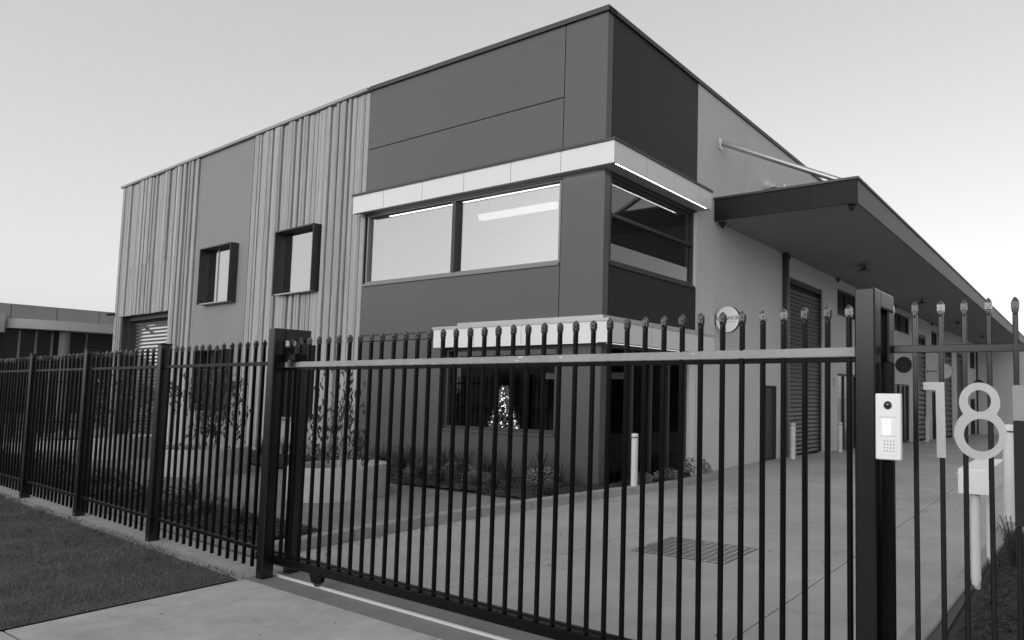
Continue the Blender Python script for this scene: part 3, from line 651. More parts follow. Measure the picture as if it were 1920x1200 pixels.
for i in range(len(posts)):
    a, b_ = (0.06 if i == 0 else posts[i - 1] + 0.05), posts[i] - 0.05
    MB().box(a, b_, -0.016, 0.016, 1.855, 1.888).build('rail', BLACKMET, fence, 0.003)
    MB().box(a, b_, -0.016, 0.016, 0.225, 0.262).build('rail', BLACKMET, fence, 0.003)
    n = 14; st = 0.213 if i == 0 else posts[i - 1] + 0.16
    for k in range(n):
        x = st + 0.1645 * k
        if x > b_ - 0.03: break
        picket(fence, x, 0, 0.07, 2.045 - (0.012 if random.random() < 0.15 else 0))
gate = thing('sliding_gate', 'black sliding driveway gate of spear topped pickets with pale top rail', 'gate', GP, RG)
us = [0.16, 0.038, -0.106, -0.251, -0.393, -0.549, -0.701, -0.851, -1.000, -1.150, -1.300, -1.442, -1.593, -1.742, -1.887, -2.033, -2.182, -2.330, -2.477, -2.621, -2.761, -2.906, -3.049, -3.194, -3.334, -3.471, -3.610, -3.745, -3.880, -4.014, -4.146, -4.279, -4.405, -4.543, -4.666, -4.792, -4.910, -5.032, -5.150, -5.268]
NG = -0.08
MB().box(0.26, -5.335, NG - 0.030, NG + 0.016, 1.838, 1.886).build('top_rail', RAILMET, gate, 0.004)
MB().box(0.26, -5.34, NG - 0.022, NG + 0.010, 1.812, 1.836).build('top_rail', BLACKMET, gate, 0.003)
for (x, z) in ((-2.95, 1.852), (-2.98, 1.873), (-2.62, 1.86), (-2.10, 1.845), (-3.35, 1.866), (-4.35, 1.87)):
    MB().box(x, x - random.uniform(0.01, 0.05), NG + 0.0163, NG + 0.0168, z, z + random.uniform(0.003, 0.009)).build('paint_chip', WHITE, gate)
MB().box(-5.3355, -5.338, NG - 0.026, NG + 0.014, 1.842, 1.882).build('end_cap', WHITE, gate)
MB().box(0.26, -5.45, NG - 0.035, NG + 0.03, 0.118, 0.188).build('bottom_beam', BLACKMET, gate, 0.004)
MB().box(0.26, -5.45, NG - 0.02, NG + 0.01, 0.205, 0.218).build('bottom_rail', BLACKMET, gate, 0.002)
for a in (0.26, -5.44): MB().box(a, a - 0.045, NG - 0.02, NG + 0.02, 0.188, 1.81).build('stile', BLACKMET, gate, 0.004)
for u in us: picket(gate, u, NG, 0.188, 2.055)
for u in (-0.70, -5.0):
    b_ = MB(lambda a, c, n: (u + a, NG + n, c)).prism([(-0.09, 0.118), (0.09, 0.118), (0.05, 0.05), (-0.05, 0.05)], -0.022, 0.022).build('wheel_bracket', BLACKMET, gate)
    wv = MB().tube((u, NG - 0.012, 0.062), (u, NG + 0.012, 0.062), 0.045, 18).build('wheel', DARK, b_); smooth_by_angle(wv)
# portal posts
def portal(name, label, u0_, n0, n1, ztop, bar=0.10, box=False, fin=None):
    t = thing(name, label, 'gate post', GP, RG, 'gate posts')
    MB().box(u0_, u0_ - 0.10, -n0, -(n0 + 0.10), 0.0, ztop).build('post', POSTMET, t, 0.008)
    MB().box(u0_ - 0.003, u0_ - 0.097, -(n1 - 0.10), -n1, 0.0, ztop - bar - 0.001).build('post', POSTMET, t, 0.008)
    MB().box(u0_ - 0.003, u0_ - 0.097, -(n0 + 0.101), -n1, ztop - bar, ztop).build('crossbar', POSTMET, t, 0.008)
    if box:
        MB().box(u0_ + 0.02, u0_ - 0.06, -0.02, -0.16, 1.90, 1.945).build('guide_block', BLACKMET, t, 0.005)
        MB().box(-0.10, -0.27, -0.03, -0.17, 1.892, 1.955).build('guide_block', BLACKMET, t, 0.005)
        for nn in (0.03, 0.135): 
            k_ = MB().tube((-0.2, -nn, 1.84), (-0.2, -nn, 1.90), 0.022, 12).build('guide_roller', DARK, t); smooth_by_angle(k_)
    else:
        MB().box(u0_ - 0.02, u0_ - 0.09, -(n1 - 0.14), -(n1 - 0.1), 1.50, 1.62).build('catch_plate', POSTMET, t, 0.004)
    return t
portal('gate_guide_post', 'black gate guide frame of two posts joined at the top, by the fence', 0.05, -0.04, 0.285, 2.185, 0.10, True)
portal('gate_latch_post', 'dark gate latch frame with crossbar standing beside the white intercom', -5.33, -0.035, 0.305, 2.160, 0.085)
# right hand fence panel
RP = Vector((0.907, 3.463, 0)); RR = az_rot(R(112.928))
rf = thing('picket_fence', 'short black picket fence panel carrying the house number', 'fence', RP, RR)
MB().box(-0.02, 2.6, -0.016, 0.016, 1.868, 1.906).build('rail', POSTMET, rf, 0.003); MB().box(-0.02, 2.6, -0.016, 0.016, 0.20, 0.24).build('rail', BLACKMET, rf, 0.003)
MB().box(-0.045, -0.02, -0.03, 0.03, 1.845, 1.93).build('rail_bracket', BLACKMET, rf, 0.003)
xs = [0.046, 0.168, 0.291, 0.397, 0.516, 0.628] + [0.628 + 0.118 * i for i in range(1, 15)]
for x in xs: picket(rf, x, 0, 0.06, 2.085, mt=POSTMET)
MB().box(2.6, 2.7, -0.05, 0.05, 0, 2.16).build('post', POSTMET, rf, 0.006)
# house number
yF = 0.016   # street side of the pickets in the panel frame is local +y or -y: resolved below
side = 1.0 if (Matrix.Rotation(RR, 3, 'Z') @ Vector((0, 1, 0))).dot(-RP) > 0 else -1.0
base = Matrix(((1, 0, 0, 0), (0, 0, side, 0), (0, 1, 0, 0), (0, 0, 0, 1)))
if side < 0: base = Matrix(((1, 0, 0, 0), (0, 0, -1, 0), (0, 1, 0, 0), (0, 0, 0, 1)))
d1 = thing('house_number', 'straight grey metal numeral one with a square flag, on the pickets', 'number', RP, RR, 'digits of the house number')
PX = lambda x: (x - 1732) / (1773 - 1732) * (0.310 - 0.206) + 0.206
PZ = lambda y: 1.721 - (y - 716) / 142 * 0.373
def ring(cx, cy, r, ry, n=48): return [(PX(cx + r * math.cos(2 * math.pi * i / n)), PZ(cy - ry * math.sin(2 * math.pi * i / n))) for i in range(n)]
one = [(PX(x), PZ(y)) for (x, y) in ((1732, 716.5), (1771, 716.5), (1773, 858), (1756, 858), (1755, 731), (1732, 731))]
spline_mesh('digit', [one], 0.010, DIGIT, d1, Matrix.Translation((0, side * 0.024, 0)) @ base)
d8 = thing('house_number', 'double looped grey metal numeral eight, on the pickets', 'number', RP, RR, 'digits of the house number')
up, lo = (1834.0, 753.5, 36.5, 37), (1834.5, 811.5, 46.5, 46.5)
outl = []
n = 96
for i in range(n):
    t = 2 * math.pi * i / n
    # polar union outline around the waist centre
    ox, oy = 1834.2, 780.0; dx, dy = math.cos(t), -math.sin(t); best = 0
    for (cx, cy, r, ry) in (up, lo):
        fx, fy = ox - cx, oy - cy; b_ = fx * dx + fy * dy; c_ = fx * fx + fy * fy - r * r; disc = b_ * b_ - c_
        if disc >= 0: best = max(best, -b_ + math.sqrt(disc))
    outl.append((PX(ox + best * dx), PZ(oy + best * dy)))
spline_mesh('digit', [outl, ring(1834, 751, 20.5, 20, 40), ring(1836.5, 813.5, 31, 29.8, 48)], 0.010, DIGIT, d8, Matrix.Translation((0, side * 0.024, 0)) @ base)
# intercom
ic = thing('intercom', 'white door intercom with lens, lit call panel and keypad beside the gate post', 'intercom', Vector(WG(-5.4706, 0.014, 0.132)), az_rot(R(121.17)))
ic.scale = (0.92, 0.92, 0.92)
def icbox(x0, x1, z0, z1, d0, d1_): return MB().box(x0, x1, side * d0, side * d1_, z0, z1)
icbox(-0.042, 0.086, 1.331, 1.660, 0.030, 0.062).build('housing', INTERC, ic, 0.005)
icbox(-0.03, 0.075, 1.345, 1.37, 0.0, 0.03).build('mount_bracket', BLACKMET, ic); icbox(-0.03, 0.075, 1.60, 1.63, 0.0, 0.03).build('mount_bracket', BLACKMET, ic)
icbox(-0.023, 0.067, 1.352, 1.645, 0.0622, 0.0640).build('face_plate', INTERC, ic, 0.001)
icbox(-0.021, 0.065, 1.543, 1.5445, 0.0641, 0.0644).build('seam', INK2, ic); icbox(-0.021, 0.065, 1.448, 1.4495, 0.0641, 0.0644).build('seam', INK2, ic)
ln = MB().lathe([(0.021, 0.0), (0.020, 0.004), (0.017, 0.009), (0.010, 0.013), (0.001, 0.015)], 24).build('lens', LENS, ic)
ln.data.transform(Matrix.Translation((0.022, side * 0.0641, 1.602)) @ base); smooth_by_angle(ln)
icbox(-0.006, 0.036, 1.455, 1.532, 0.0641, 0.0648).build('call_panel', SCREEN, ic)
for q, z in enumerate((1.524, 1.509, 1.494, 1.466)): icbox(0.006 if q != 2 else 0.008, 0.024 if q != 2 else 0.016, z, z + 0.0022, 0.0649, 0.0652).build('name_line', INK2, ic)
for i in range(5): icbox(0.045, 0.053, 1.457 + i * 0.015, 1.465 + i * 0.015, 0.0641, 0.0650).build('call_button', INTERC, ic)
for i in range(4):
    for j in range(4):
        k_ = icbox(0.001 + j * 0.0155, 0.008 + j * 0.0155, 1.372 + i * 0.0165, 1.3785 + i * 0.0165, 0.0641, 0.0652).build('key', ALU, ic)
sg_ = thing('notice_board', 'two tone grey notice board fixed to the fence right of the house number', 'sign', RP, RR)
icbox(0.612, 1.35, 1.045, 1.538, 0.018, 0.024).build('lower_panel', mat('board_dark', 0.022, 0.6, spec=0.2), sg_); icbox(0.612, 1.35, 1.539, 1.707, 0.018, 0.024).build('upper_panel', mat('board_light', 0.30, 0.5), sg_)

# ------------------------------------------------------------------ letterbox, bollards, grate
lbx = lot('letterbox', 'long white letterbox on two white posts in the right hand bed', 'letterbox', 6.11, -1.75, 0)
MB().box(-0.13, 0.13, -0.62, 0.62, 0.78, 1.00).build('box', mat('letterbox_paint', 0.86, 0.5, var=0.04), lbx, 0.004)
for y in (-0.52, 0.52):
    o_ = MB().tube((0, y, -0.1), (0, y, 0.779), 0.042, 16).build('post', WHITE, lbx); smooth_by_angle(o_)
MB().box(-0.155, -0.131, -0.615, -0.60, 0.955, 0.965).build('latch', STEEL, lbx)
bo0 = None
BL = [(0.52, 0.28, 0.11, 'white round bollard on the curved kerb in front of the glazed entry'), (0.38, 7.45, 0.0, 'pale bollard at the near side of the first dark roller door'),
      (0.38, 11.25, -0.1, 'pale bollard between the first roller door and the shop entry'), (6.14, 0.53, 0.10, 'thick pale bollard behind the letterbox at the kerb end'),
      (0.5, 23.5, -0.46, 'slim far bollard at the near side of the second roller door'), (0.5, 26.5, -0.55, 'slim far bollard at the far side of the second roller door'),
      (0.5, 30.6, -0.68, 'slim far bollard at the near side of the third roller door'), (0.5, 34.2, -0.79, 'slim far bollard between the last two roller doors')]
for i, (X, Y, z, lab) in enumerate(BL):
    if bo0 is None:
        bo0 = lot('bollard', lab, 'bollard', X, Y, z, 'pale steel bollards')
        o_ = MB().lathe([(0.055, 0), (0.055, 0.80)], 24).build('post', BOLL, bo0); smooth_by_angle(o_)
        o_ = MB().lathe([(0.057, 0.80), (0.057, 0.815)], 24).build('band', DARK, bo0); smooth_by_angle(o_)
        o_ = MB().lathe([(0.057, 0.815), (0.057, 0.85), (0.052, 0.865), (0.03, 0.872)], 24).build('cap', BOLL, bo0); smooth_by_angle(o_)
    else:
        q = copy_tree(bo0); q.location = W(X, Y, z); q['label'] = lab
        q.scale = (1.5, 1.5, 1.38) if i == 3 else ((1.25, 1.25, 1.05) if i < 4 else (1.5, 1.5, 1.3))
gr = thing('drain_grate', 'square steel drain grate set in the concrete driveway', 'grate', W(3.37, -2.58, 0.0), BR)
MB().box(-0.55, 0.55, -0.39, 0.39, 0.001, 0.003).build('pit_shade_sheet', mat('pit_shade_dark', 0.012, 0.9), gr)  # flat near-black sheet standing in for the shade below the bars
for i in range(17):
    y = -0.37 + i * 0.74 / 16; MB().box(-0.55, 0.55, y - 0.008, y + 0.008, 0.003, 0.012).build('bar', STEEL, gr)
for i in range(12):
    x = -0.52 + i * 1.04 / 11; MB().box(x - 0.006, x + 0.006, -0.39, 0.39, 0.003, 0.008).build('cross_bar', STEEL, gr)

# ------------------------------------------------------------------ planters, saplings, plants
def leaf_cloud(n, fn, L, wd, droop=0.7):
    mb = MB()
    for i in range(n):
        p, ang, sc_ = fn(i); d = Vector((math.cos(ang) * (1 - droop), math.sin(ang) * (1 - droop), -droop + random.uniform(-0.3, 0.3))).normalized()
        s_ = d.cross(Vector((random.uniform(-1, 1), random.uniform(-1, 1), random.uniform(-0.3, 0.3)))).normalized(); l = L * sc_ * random.uniform(0.6, 1.2); w_ = wd * sc_ * random.uniform(0.7, 1.2)
        p = Vector(p); k = len(mb.v); nrm = d.cross(s_) * l * 0.12
        mb.v += [tuple(p), tuple(p + d * l * 0.4 + s_ * w_ + nrm), tuple(p + d * l), tuple(p + d * l * 0.4 - s_ * w_ + nrm)]; mb.f += [(k, k + 1, k + 2), (k, k + 2, k + 3)]
    return mb
pl_lab = ['round concrete planter ring nearest the gate', 'round concrete planter ring in the middle of the three', 'round concrete planter ring farthest left by the silver roller door']
tr_lab = ['drooping gum sapling in the planter nearest the gate', 'bushy gum sapling in the middle planter', 'thin gum saplings in the farthest left planter']
p0 = None
for i, (X, Y) in enumerate(((-2.62, -2.78), (-7.2, -2.50), (-11.8, -2.15))):
    if p0 is None:
        p0 = lot('concrete_planter', pl_lab[i], 'planter', X, Y, 0.08, 'concrete ring planters')
        r = 0.66
        o_ = MB().lathe([(r, -0.05), (r, 0.455), (r - 0.012, 0.47), (r - 0.085, 0.47), (r - 0.095, 0.455), (r - 0.1, 0.33)], 56, closed=False).build('ring', PLANTER, p0); smooth_by_angle(o_, 50)
        mb = MB(); mb.lathe([(r - 0.09, 0.34), (0.3, 0.355), (0.01, 0.36)], 30, closed=False); o_ = mb.build('soil', MULCH, p0)
    else:
        q = copy_tree(p0); q.location = W(X, Y, 0.08); q['label'] = pl_lab[i]
    # sapling
    t = lot('gum_sapling', tr_lab[i], 'tree', X, Y, 0.40, 'saplings in the ring planters')
    t.rotation_euler = (0, 0, BR + i * 2.1)
    if i == 0: stems = [((0.02, 0.0), (0.10, 0.05, 1.45)), ((-0.03, 0.05), (-0.15, 0.1, 1.0))]
    elif i == 1: stems = [((0.0, 0.0), (0.12, 0.02, 1.55)), ((-0.1, 0.0), (-0.35, 0.1, 1.4)), ((0.12, -0.05), (0.4, -0.1, 1.35))]
    else: stems = [((-0.15, 0.0), (-0.25, 0.0, 1.4)), ((0.05, 0.0), (0.05, 0.1, 1.5)), ((0.22, 0.0), (0.40, 0.0, 1.35))]
    tm = MB(); nodes = []
    for (bx, by), (tx, ty, tz) in stems:
        p = Vector((bx, by, 0)); q_ = Vector((tx, ty, tz)); last = p
        for s_ in range(1, 7):
            c = p.lerp(q_, s_ / 6) + Vector((random.uniform(-0.02, 0.02), random.uniform(-0.02, 0.02), 0)); tm.tube(last, c, 0.016 * (1 - (s_ - 1) / 7), 7, 0.016 * (1 - s_ / 7)); last = c
            if s_ >= 2:
                for b_ in range(3):
                    a = random.random() * 6.28; l = random.uniform(0.15, 0.42); e = c + Vector((math.cos(a) * l, math.sin(a) * l, random.uniform(0.02, 0.22)))
                    tm.tube(c, e, 0.005, 5, 0.002); nodes += [c.lerp(e, k / 3) for k in (1, 2, 3)] + [e, e + Vector((0, 0, -0.12)), e + Vector((0.03, 0.02, -0.25))]
    smooth_by_angle(tm.build('trunk', BARK, t))
    def fn(_): 
        p = random.choice(nodes) + Vector((random.gauss(0, 0.05), random.gauss(0, 0.05), random.gauss(0, 0.06))); return p, random.random() * 6.28, 1.0
    stuff(leaf_cloud((320, 700, 220)[i], fn, 0.13, 0.017, 0.72).build('crown', LEAF, t))
    for sx in ((0.42,), (0.28, -0.3), ())[i]:
        s = lot('timber_stake', ('pale timber stake at the right side of the nearest planter', 'timber tree stake in the middle planter, right of the trunk', 'timber tree stake in the middle planter, left of the trunk')[(0 if i == 0 else (1 if sx > 0 else 2))], 'stake', X + sx, Y - 0.25, 0.42)
        MB().box(-0.02, 0.02, -0.02, 0.02, -0.05, 0.22 if i == 0 else 0.65).build('stake', STAKE, s)
def tuft_mesh(n, h, spread, wd, arch=0.6):
    mb = MB()
    for i in range(n):
        a = random.random() * 6.283; l = h * random.uniform(0.55, 1.1); sp = spread * random.uniform(0.2, 1.0); w_ = wd * random.uniform(0.7, 1.2)
        b_ = Vector((math.cos(a) * 0.04 * random.random(), math.sin(a) * 0.04 * random.random(), 0)); d = Vector((math.cos(a), math.sin(a), 0)); s_ = Vector((-d.y, d.x, 0)) * w_
        pts = [b_, b_ + d * sp * 0.35 + Vector((0, 0, l * 0.6)), b_ + d * sp * 0.75 + Vector((0, 0, l * 0.95)), b_ + d * sp * 1.1 + Vector((0, 0, l * (1 - 0.35 * arch)))]
        k = len(mb.v)
        for j, p in enumerate(pts):
            f_ = (1, 0.9, 0.6, 0.08)[j]; mb.v += [tuple(p + s_ * f_), tuple(p - s_ * f_)]
        for j in range(3): mb.f.append((k + 2 * j, k + 2 * j + 1, k + 2 * j + 3, k + 2 * j + 2))
    return mb
def shrub_mesh(n, r, h):
    def fn(_):
        a = random.random() * 6.28; q = r * math.sqrt(random.random()); z = h * random.random() * (1 - 0.5 * (q / r) ** 2) + 0.03
        return (q * math.cos(a), q * math.sin(a), z), a, 1.0
    return leaf_cloud(n, fn, 0.07, 0.012, -0.35)
kinds = {'strap': (tuft_mesh(70, 0.42, 0.36, 0.006), LEAF, 'grass_tuft', 'foliage'), 'low': (shrub_mesh(260, 0.22, 0.24), PALELEAF, 'low_shrub', 'foliage'), 'fine': (tuft_mesh(110, 0.30, 0.26, 0.003, 0.9), LEAF, 'grass_tuft', 'foliage')}
MESHES = {}
for k_, (mb, mt, nm, pn) in kinds.items():
    o_ = mb.build('foliage', mt); MESHES[k_] = o_.data; bpy.data.objects.remove(o_)
def plant(kind, X, Y, z, s, label, grp):
    t = bpy.data.objects.new(kinds[kind][2], MESHES[kind]); COL.objects.link(t); t.location = W(X, Y, z); t.rotation_euler = (0, 0, random.random() * 6.28); t.scale = (s, s, s * random.uniform(0.85, 1.2))
    t['label'] = label; t['category'] = 'grass tuft' if kind != 'low' else 'shrub'; t['group'] = grp
ordn = ['first', 'second', 'third', 'fourth', 'fifth', 'sixth', 'seventh', 'eighth', 'ninth', 'tenth', 'eleventh', 'twelfth', 'thirteenth', 'fourteenth', 'fifteenth', 'sixteenth', 'seventeenth', 'eighteenth', 'nineteenth', 'twentieth']
def row(kind, pts, lab, grp, z=0.10):
    for i, (X, Y, s) in enumerate(pts): plant(kind, X, Y, z, s, lab.format(ordn[i]), grp)
row('strap', [(-0.35 - 0.62 * i + random.uniform(-.15, .15), -0.33 + random.uniform(-.1, .1), random.uniform(.8, 1.25)) for i in range(10)], 'dark strappy tuft against the dark front wall, {} from the building corner', 'strappy tufts along the dark wall')
row('fine', [(-0.15 - 0.75 * i + random.uniform(-.2, .2), -1.05 + random.uniform(-.2, .15), random.uniform(.7, 1.1)) for i in range(9)], 'fine low tuft at the front of the wall bed, {} from the driveway kerb', 'fine tufts at the front of the wall bed')
row('low', [(-0.95 - 0.85 * i + random.uniform(-.3, .3), -0.75 + random.uniform(-.2, .2), random.uniform(.7, 1.2)) for i in range(8)], 'pale leafy low shrub in the wall bed, {} from the driveway kerb', 'pale low shrubs in the wall bed')
row('strap', [(-6.9 - 0.7 * i + random.uniform(-.15, .15), -0.25 + 0.03 * i + random.uniform(-.1, .1), random.uniform(.8, 1.2)) for i in range(5)], 'strappy tuft at the foot of the board cladding, {} from the dark wall', 'strappy tufts below the cladding')
row('fine', [(-1.3 - 0.8 * i + random.uniform(-.2, .2), -4.65 + 0.055 * i + random.uniform(-.15, .2), random.uniform(.8, 1.3)) for i in range(14)], 'low tuft in the mulch inside the fence, {} from the gate', 'tufts inside the street fence')
row('low', [(-2.2 - 1.1 * i + random.uniform(-.2, .2), -4.55 + 0.06 * i, random.uniform(.7, 1.1)) for i in range(9)], 'small leafy shrub in the mulch inside the fence, {} from the gate', 'small shrubs inside the street fence')
row('low', [(0.45, 0.62, 0.7), (0.50, 1.3, 0.95), (0.48, 2.35, 1.15)], 'small dark shrub between kerb and glazed entry, {} from the corner', 'shrubs beside the glazed entry')
row('strap', [(6.35, -1.5, 0.9), (6.7, -3.2, 0.8), (7.0, -0.6, 0.9)], 'tuft in the right hand bed beside the letterbox, {} along', 'tufts in the right hand bed', 0.0)

# ------------------------------------------------------------------ lawn
def lawn():
    N = 85000
    u = rng.uniform(-0.2, 11.5, N * 2); n_ = -rng.uniform(0.10, 3.0, N * 2) - rng.normal(0, 0.02, N * 2)
    P = np.stack([GP.x + cf * u + sf * n_, GP.y + sf * u - cf * n_], 1)
    rel = P - np.array([CO.x, CO.y]); X = cb * rel[:, 0] + sb * rel[:, 1]; Y = -sb * rel[:, 0] + cb * rel[:, 1]
    ok = (X < 0.60 + 0.035 * np.sin(Y * 9.0) * np.sin(Y * 3.1 + 1) + rng.normal(0, 0.018, len(X))) & (Y > -8.6); P = P[ok][:N]; M = len(P)
    pn = np.sin(P[:, 0] * 5.1 + np.sin(P[:, 1] * 3.3) * 2) * np.sin(P[:, 1] * 4.7 + np.sin(P[:, 0] * 2.9) * 2) + 0.6 * np.sin(P[:, 0] * 13.1 + P[:, 1] * 7.0) * np.sin(P[:, 1] * 15.3 - P[:, 0] * 4.0)
    h = rng.uniform(0.018, 0.042, M) * (1 + 0.6 * pn) * np.where(rng.random(M) < 0.03, 1.7, 1.0); a = rng.uniform(0, 6.283, M); b = rng.uniform(0, 6.283, M); lean = rng.uniform(0.2, 1.1, M) * h; wd = 0.0028
    vt = np.zeros((M, 3, 3)); z = 0.0
    vt[:, 0, 0] = P[:, 0] + np.cos(a) * wd; vt[:, 0, 1] = P[:, 1] + np.sin(a) * wd; vt[:, 1, 0] = P[:, 0] - np.cos(a) * wd; vt[:, 1, 1] = P[:, 1] - np.sin(a) * wd
    vt[:, 2, 0] = P[:, 0] + np.cos(b) * lean; vt[:, 2, 1] = P[:, 1] + np.sin(b) * lean; vt[:, 2, 2] = h
    vt[:, :, 2] += 0.0
    me = bpy.data.meshes.new('lawn_grass'); me.vertices.add(M * 3); me.vertices.foreach_set('co', vt.reshape(-1)); me.loops.add(M * 3); me.loops.foreach_set('vertex_index', np.arange(M * 3, dtype=np.int32))
    me.polygons.add(M); me.polygons.foreach_set('loop_start', np.arange(0, M * 3, 3, dtype=np.int32)); me.polygons.foreach_set('loop_total', np.full(M, 3, dtype=np.int32)); me.update(calc_edges=True)
    me.materials.append(BLADE); o = bpy.data.objects.new('lawn_grass', me); COL.objects.link(o); stuff(o)
structure(mesh_obj('lawn', [W(x, y, 0.004) for (x, y) in ((-30, -5.6 + 1.7), (0.60, -5.66), (0.61, -11.9), (-30, -11.9))], [(0, 1, 2, 3)], LAWN))
lawn()

# dry leaves and grit blown onto the concrete
def litter(n, name, region):
    mb = MB()
    for i in range(n):
        x, y = region(); a = random.random() * 6.28; l = random.uniform(0.006, 0.022); w_ = l * random.uniform(0.3, 0.6); ca, sa = math.cos(a), math.sin(a); z = 0.005 + slope(y); h = random.uniform(0.001, 0.008); k = len(mb.v)
        for (e, g_, hz) in ((-l, 0, 0), (0, -w_, h), (l, 0, 0), (0, w_, h)): mb.v.append(W(x + e * ca - g_ * sa, y + e * sa + g_ * ca, z + hz))
        mb.f.append((k, k + 1, k + 2, k + 3))
    stuff(mb.build(name, LEAF))
def r_cross():
    x = random.uniform(0.7, 5.5); return x, random.uniform(-8.0, -5.75)
def r_drive():
    if random.random() < 0.6: return 0.05 + abs(random.gauss(0, 0.25)), random.uniform(-4.9, -2.6)
    return random.uniform(0.2, 5.9), random.uniform(-4.9, 4.0)
litter(70, 'dry_leaves', r_cross); litter(160, 'dry_leaves', r_drive)

# ------------------------------------------------------------------ surroundings
# far end wall across the driveway
ew = lot('rear_warehouse', 'pale warehouse wall closing the far end of the driveway', 'building', 6, 44.2, 0)
for (a, b_, z0, z1) in ((-6.2, -2.0, -1.4, 5.35), (-1.98, 1.2, -1.4, 5.35), (1.22, 5.5, 1.3, 5.35), (1.22, 5.5, -1.4, 1.28), (5.52, 12, -1.4, 5.35)):
    MB().box(a, b_, 0, 0.25, z0, z1).build('wall_panel', PALE, ew)
MB().box(-6.2, 12, -0.03, 8, 5.36, 5.45).build('roof', DARK, ew)
# left neighbour across the lane
nb = lot('neighbour_building', 'low grey building at the far left with a curved pale canopy', 'building', -27, 0, 0)
MB().box(-12, 0.0, -8, 30, -0.5, 0.6).box(-12, 0.0, -8, -0.45, 0.6, 3.7).box(-12, 0.0, 14, 30, 0.6, 3.7).build('wall', NWALL, nb)
for i, (a, b_) in enumerate(((-8, -1.5), (-1.48, -0.2), (-0.18, 1.05), (1.07, 2.3), (2.32, 3.6), (3.62, 9), (9.02, 30))):
    MB().box(-0.25, 0.02, a, b_, 3.72, 4.62).build('parapet_panel', NWALL, nb)
MB().box(-12, -0.25, -8, 30, 3.70, 4.55).build('roof', NWALL, nb)
cp = []
for i in range(13):
    t = math.pi / 2 * i / 12; cp.append((0.02 + 0.75 * math.sin(t), -0.28 + 2.3 * (1 - math.cos(t))))
poly = [(0.02, -0.28)] + cp[1:] + [(0.77, 14.0), (0.02, 14.0)]
MB().prism(poly, 3.73, 4.07).build('canopy', NWALL2, nb)
MB().prism([(0.02, -8.0), (0.5, -8.0), (0.5, -1.1), (0.40, -0.62), (0.25, -0.40), (0.02, -0.3)], 3.55, 4.2).build('canopy', NWALL2, nb)
gf = MB().box(-0.10, -0.09, -0.44, 13.98, 0.62, 3.69).build('glazing', mat('neighbour_glass', 0.05, 0.2, var=0.3, scale=0.5, spec=0.4), nb)
MB().box(-3.0, -2.9, -0.44, 13.98, 0.6, 3.7).build('inner_wall', IND, nb)
for y in (0.1, 0.55, 1.0, 2.0, 3.0, 4.0, 5.0): MB().box(-0.085, -0.03, y - 0.03, y + 0.03, 0.62, 3.69).build('mullion', MID, nb)
o_ = MB().tube((0.3, 1.25, 0), (0.3, 1.25, 3.73), 0.16, 16).build('column', MID, nb); smooth_by_angle(o_)
# lane and side fence at the left
structure(MB(W).box(-26.9, -21.5, -5, 30, -0.05, 0.0).build('side_lane', CONC))
structure(MB(W).prism([(-18.5, -3.2), (-14.5, -3.2), (-14.5, 0.4), (-18.5, 0.4)], -0.05, 0.095).build('side_path', FOOT))
bf = lot('boundary_fence', 'dark picket side fence behind the far end of the street fence', 'fence', -20.9, -3.4, 0)
for zz in (0.5, 1.75): MB().box(-0.015, 0.015, 0.0, 9.0, zz, zz + 0.04).build('rail', BLACKMET, bf)
for y in (0.0, 2.25, 4.5, 6.75, 9.0): MB().box(-0.035, 0.035, y - 0.035, y + 0.035, 0, 2.0).build('post', BLACKMET, bf)
pk = MB().box(-0.0125, 0.0125, -0.0125, 0.0125, 0.06, 1.95).build('picket', BLACKMET, bf); pk.location = (0.03, 0.12, 0)
for i in range(1, 60): share(pk, 'picket', bf, (0.03, 0.12 + 0.15 * i, 0))
hedge = [(-21.6, 4.6), (-22.0, 3.0), (-22.4, 1.4), (-22.9, -0.2), (-21.7, -1.9), (-23.3, -2.0), (-22.3, -3.4), (-24.4, -3.0)]
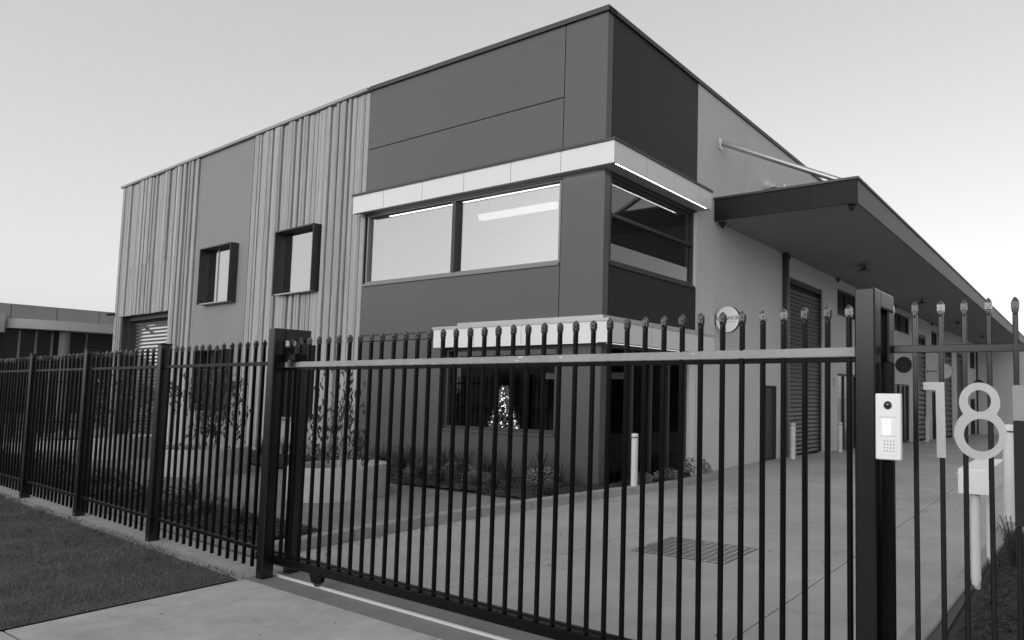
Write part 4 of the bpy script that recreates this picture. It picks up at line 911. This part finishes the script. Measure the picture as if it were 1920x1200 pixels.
hl = ['deepest in beside the end of the cladding', 'second from the deepest beside the wing end', 'third from the deepest beside the wing end', 'fourth from the deepest beside the lane', 'close against the dark side fence', 'on the lane side beyond the side fence', 'at the street end of the side fence', 'outermost beside the lane near the street']
def bush_mesh(n, r, h):
    def fn(_):
        a = random.random() * 6.28; z = random.random(); q = r * (0.35 + 0.65 * math.sin(math.pi * (0.15 + 0.75 * z))) * math.sqrt(random.random()); return (q * math.cos(a), q * math.sin(a), 0.1 + z * h), a, 1.0
    return leaf_cloud(n, fn, 0.16, 0.03, 0.3)
bmsh = [bush_mesh(900, 0.6, 1.9), bush_mesh(700, 0.55, 1.4)]
bms = []
for b_ in bmsh:
    o_ = b_.build('foliage', LEAF); bms.append(o_.data); bpy.data.objects.remove(o_)
for i, (X, Y) in enumerate(hedge):
    t = lot('bush', 'dark leafy bush at far left, ' + hl[i], 'bush', X, Y, 0.05, 'bushes at the left boundary'); t.rotation_euler = (0, 0, random.random() * 6); s = random.uniform(0.5, 0.68); t.scale = (s, s, s)
    o_ = bpy.data.objects.new('foliage', bms[i % 2]); COL.objects.link(o_); o_.parent = t; o_['kind'] = 'stuff'
    tm = MB()
    for k in range(4):
        a = k * 1.6 + i; tm.tube((0, 0, 0), (0.25 * math.cos(a), 0.25 * math.sin(a), 1.1), 0.018, 6, 0.006)
    tm.build('stem', BARK, t)
# the other side of the street seen only in the glazing, and a unit added to shade the driveway
os_ = lot('street_warehouse', 'long grey warehouse on the other side of the street', 'building', -8, -42, 0)
MB().box(-45, 40, -10, 0, -0.1, 5.2).build('wall', NWALL, os_); MB().box(-45.1, 40.1, -10.1, 0.1, 5.2, 5.4).build('roof', DARK, os_)
for x in range(-40, 40, 8): MB().box(x, x + 4, 0.0, 0.03, 0, 3.6).build('roller_door', DSHUT, os_)
un = lot('added_shade_unit', 'grey warehouse unit added out of view opposite the driveway to shade its far end', 'building', 17, 0, 0)
MB().box(0, 12, 9, 43, -1.4, 6.6).build('wall', NWALL, un); MB().box(-0.1, 12.1, 8.9, 43.1, 6.6, 6.75).build('roof', DARK, un)
for y in range(11, 38, 9): MB().box(-0.03, 0.0, y, y + 4, -1.3, 4.2).build('roller_door', DSHUT, un)
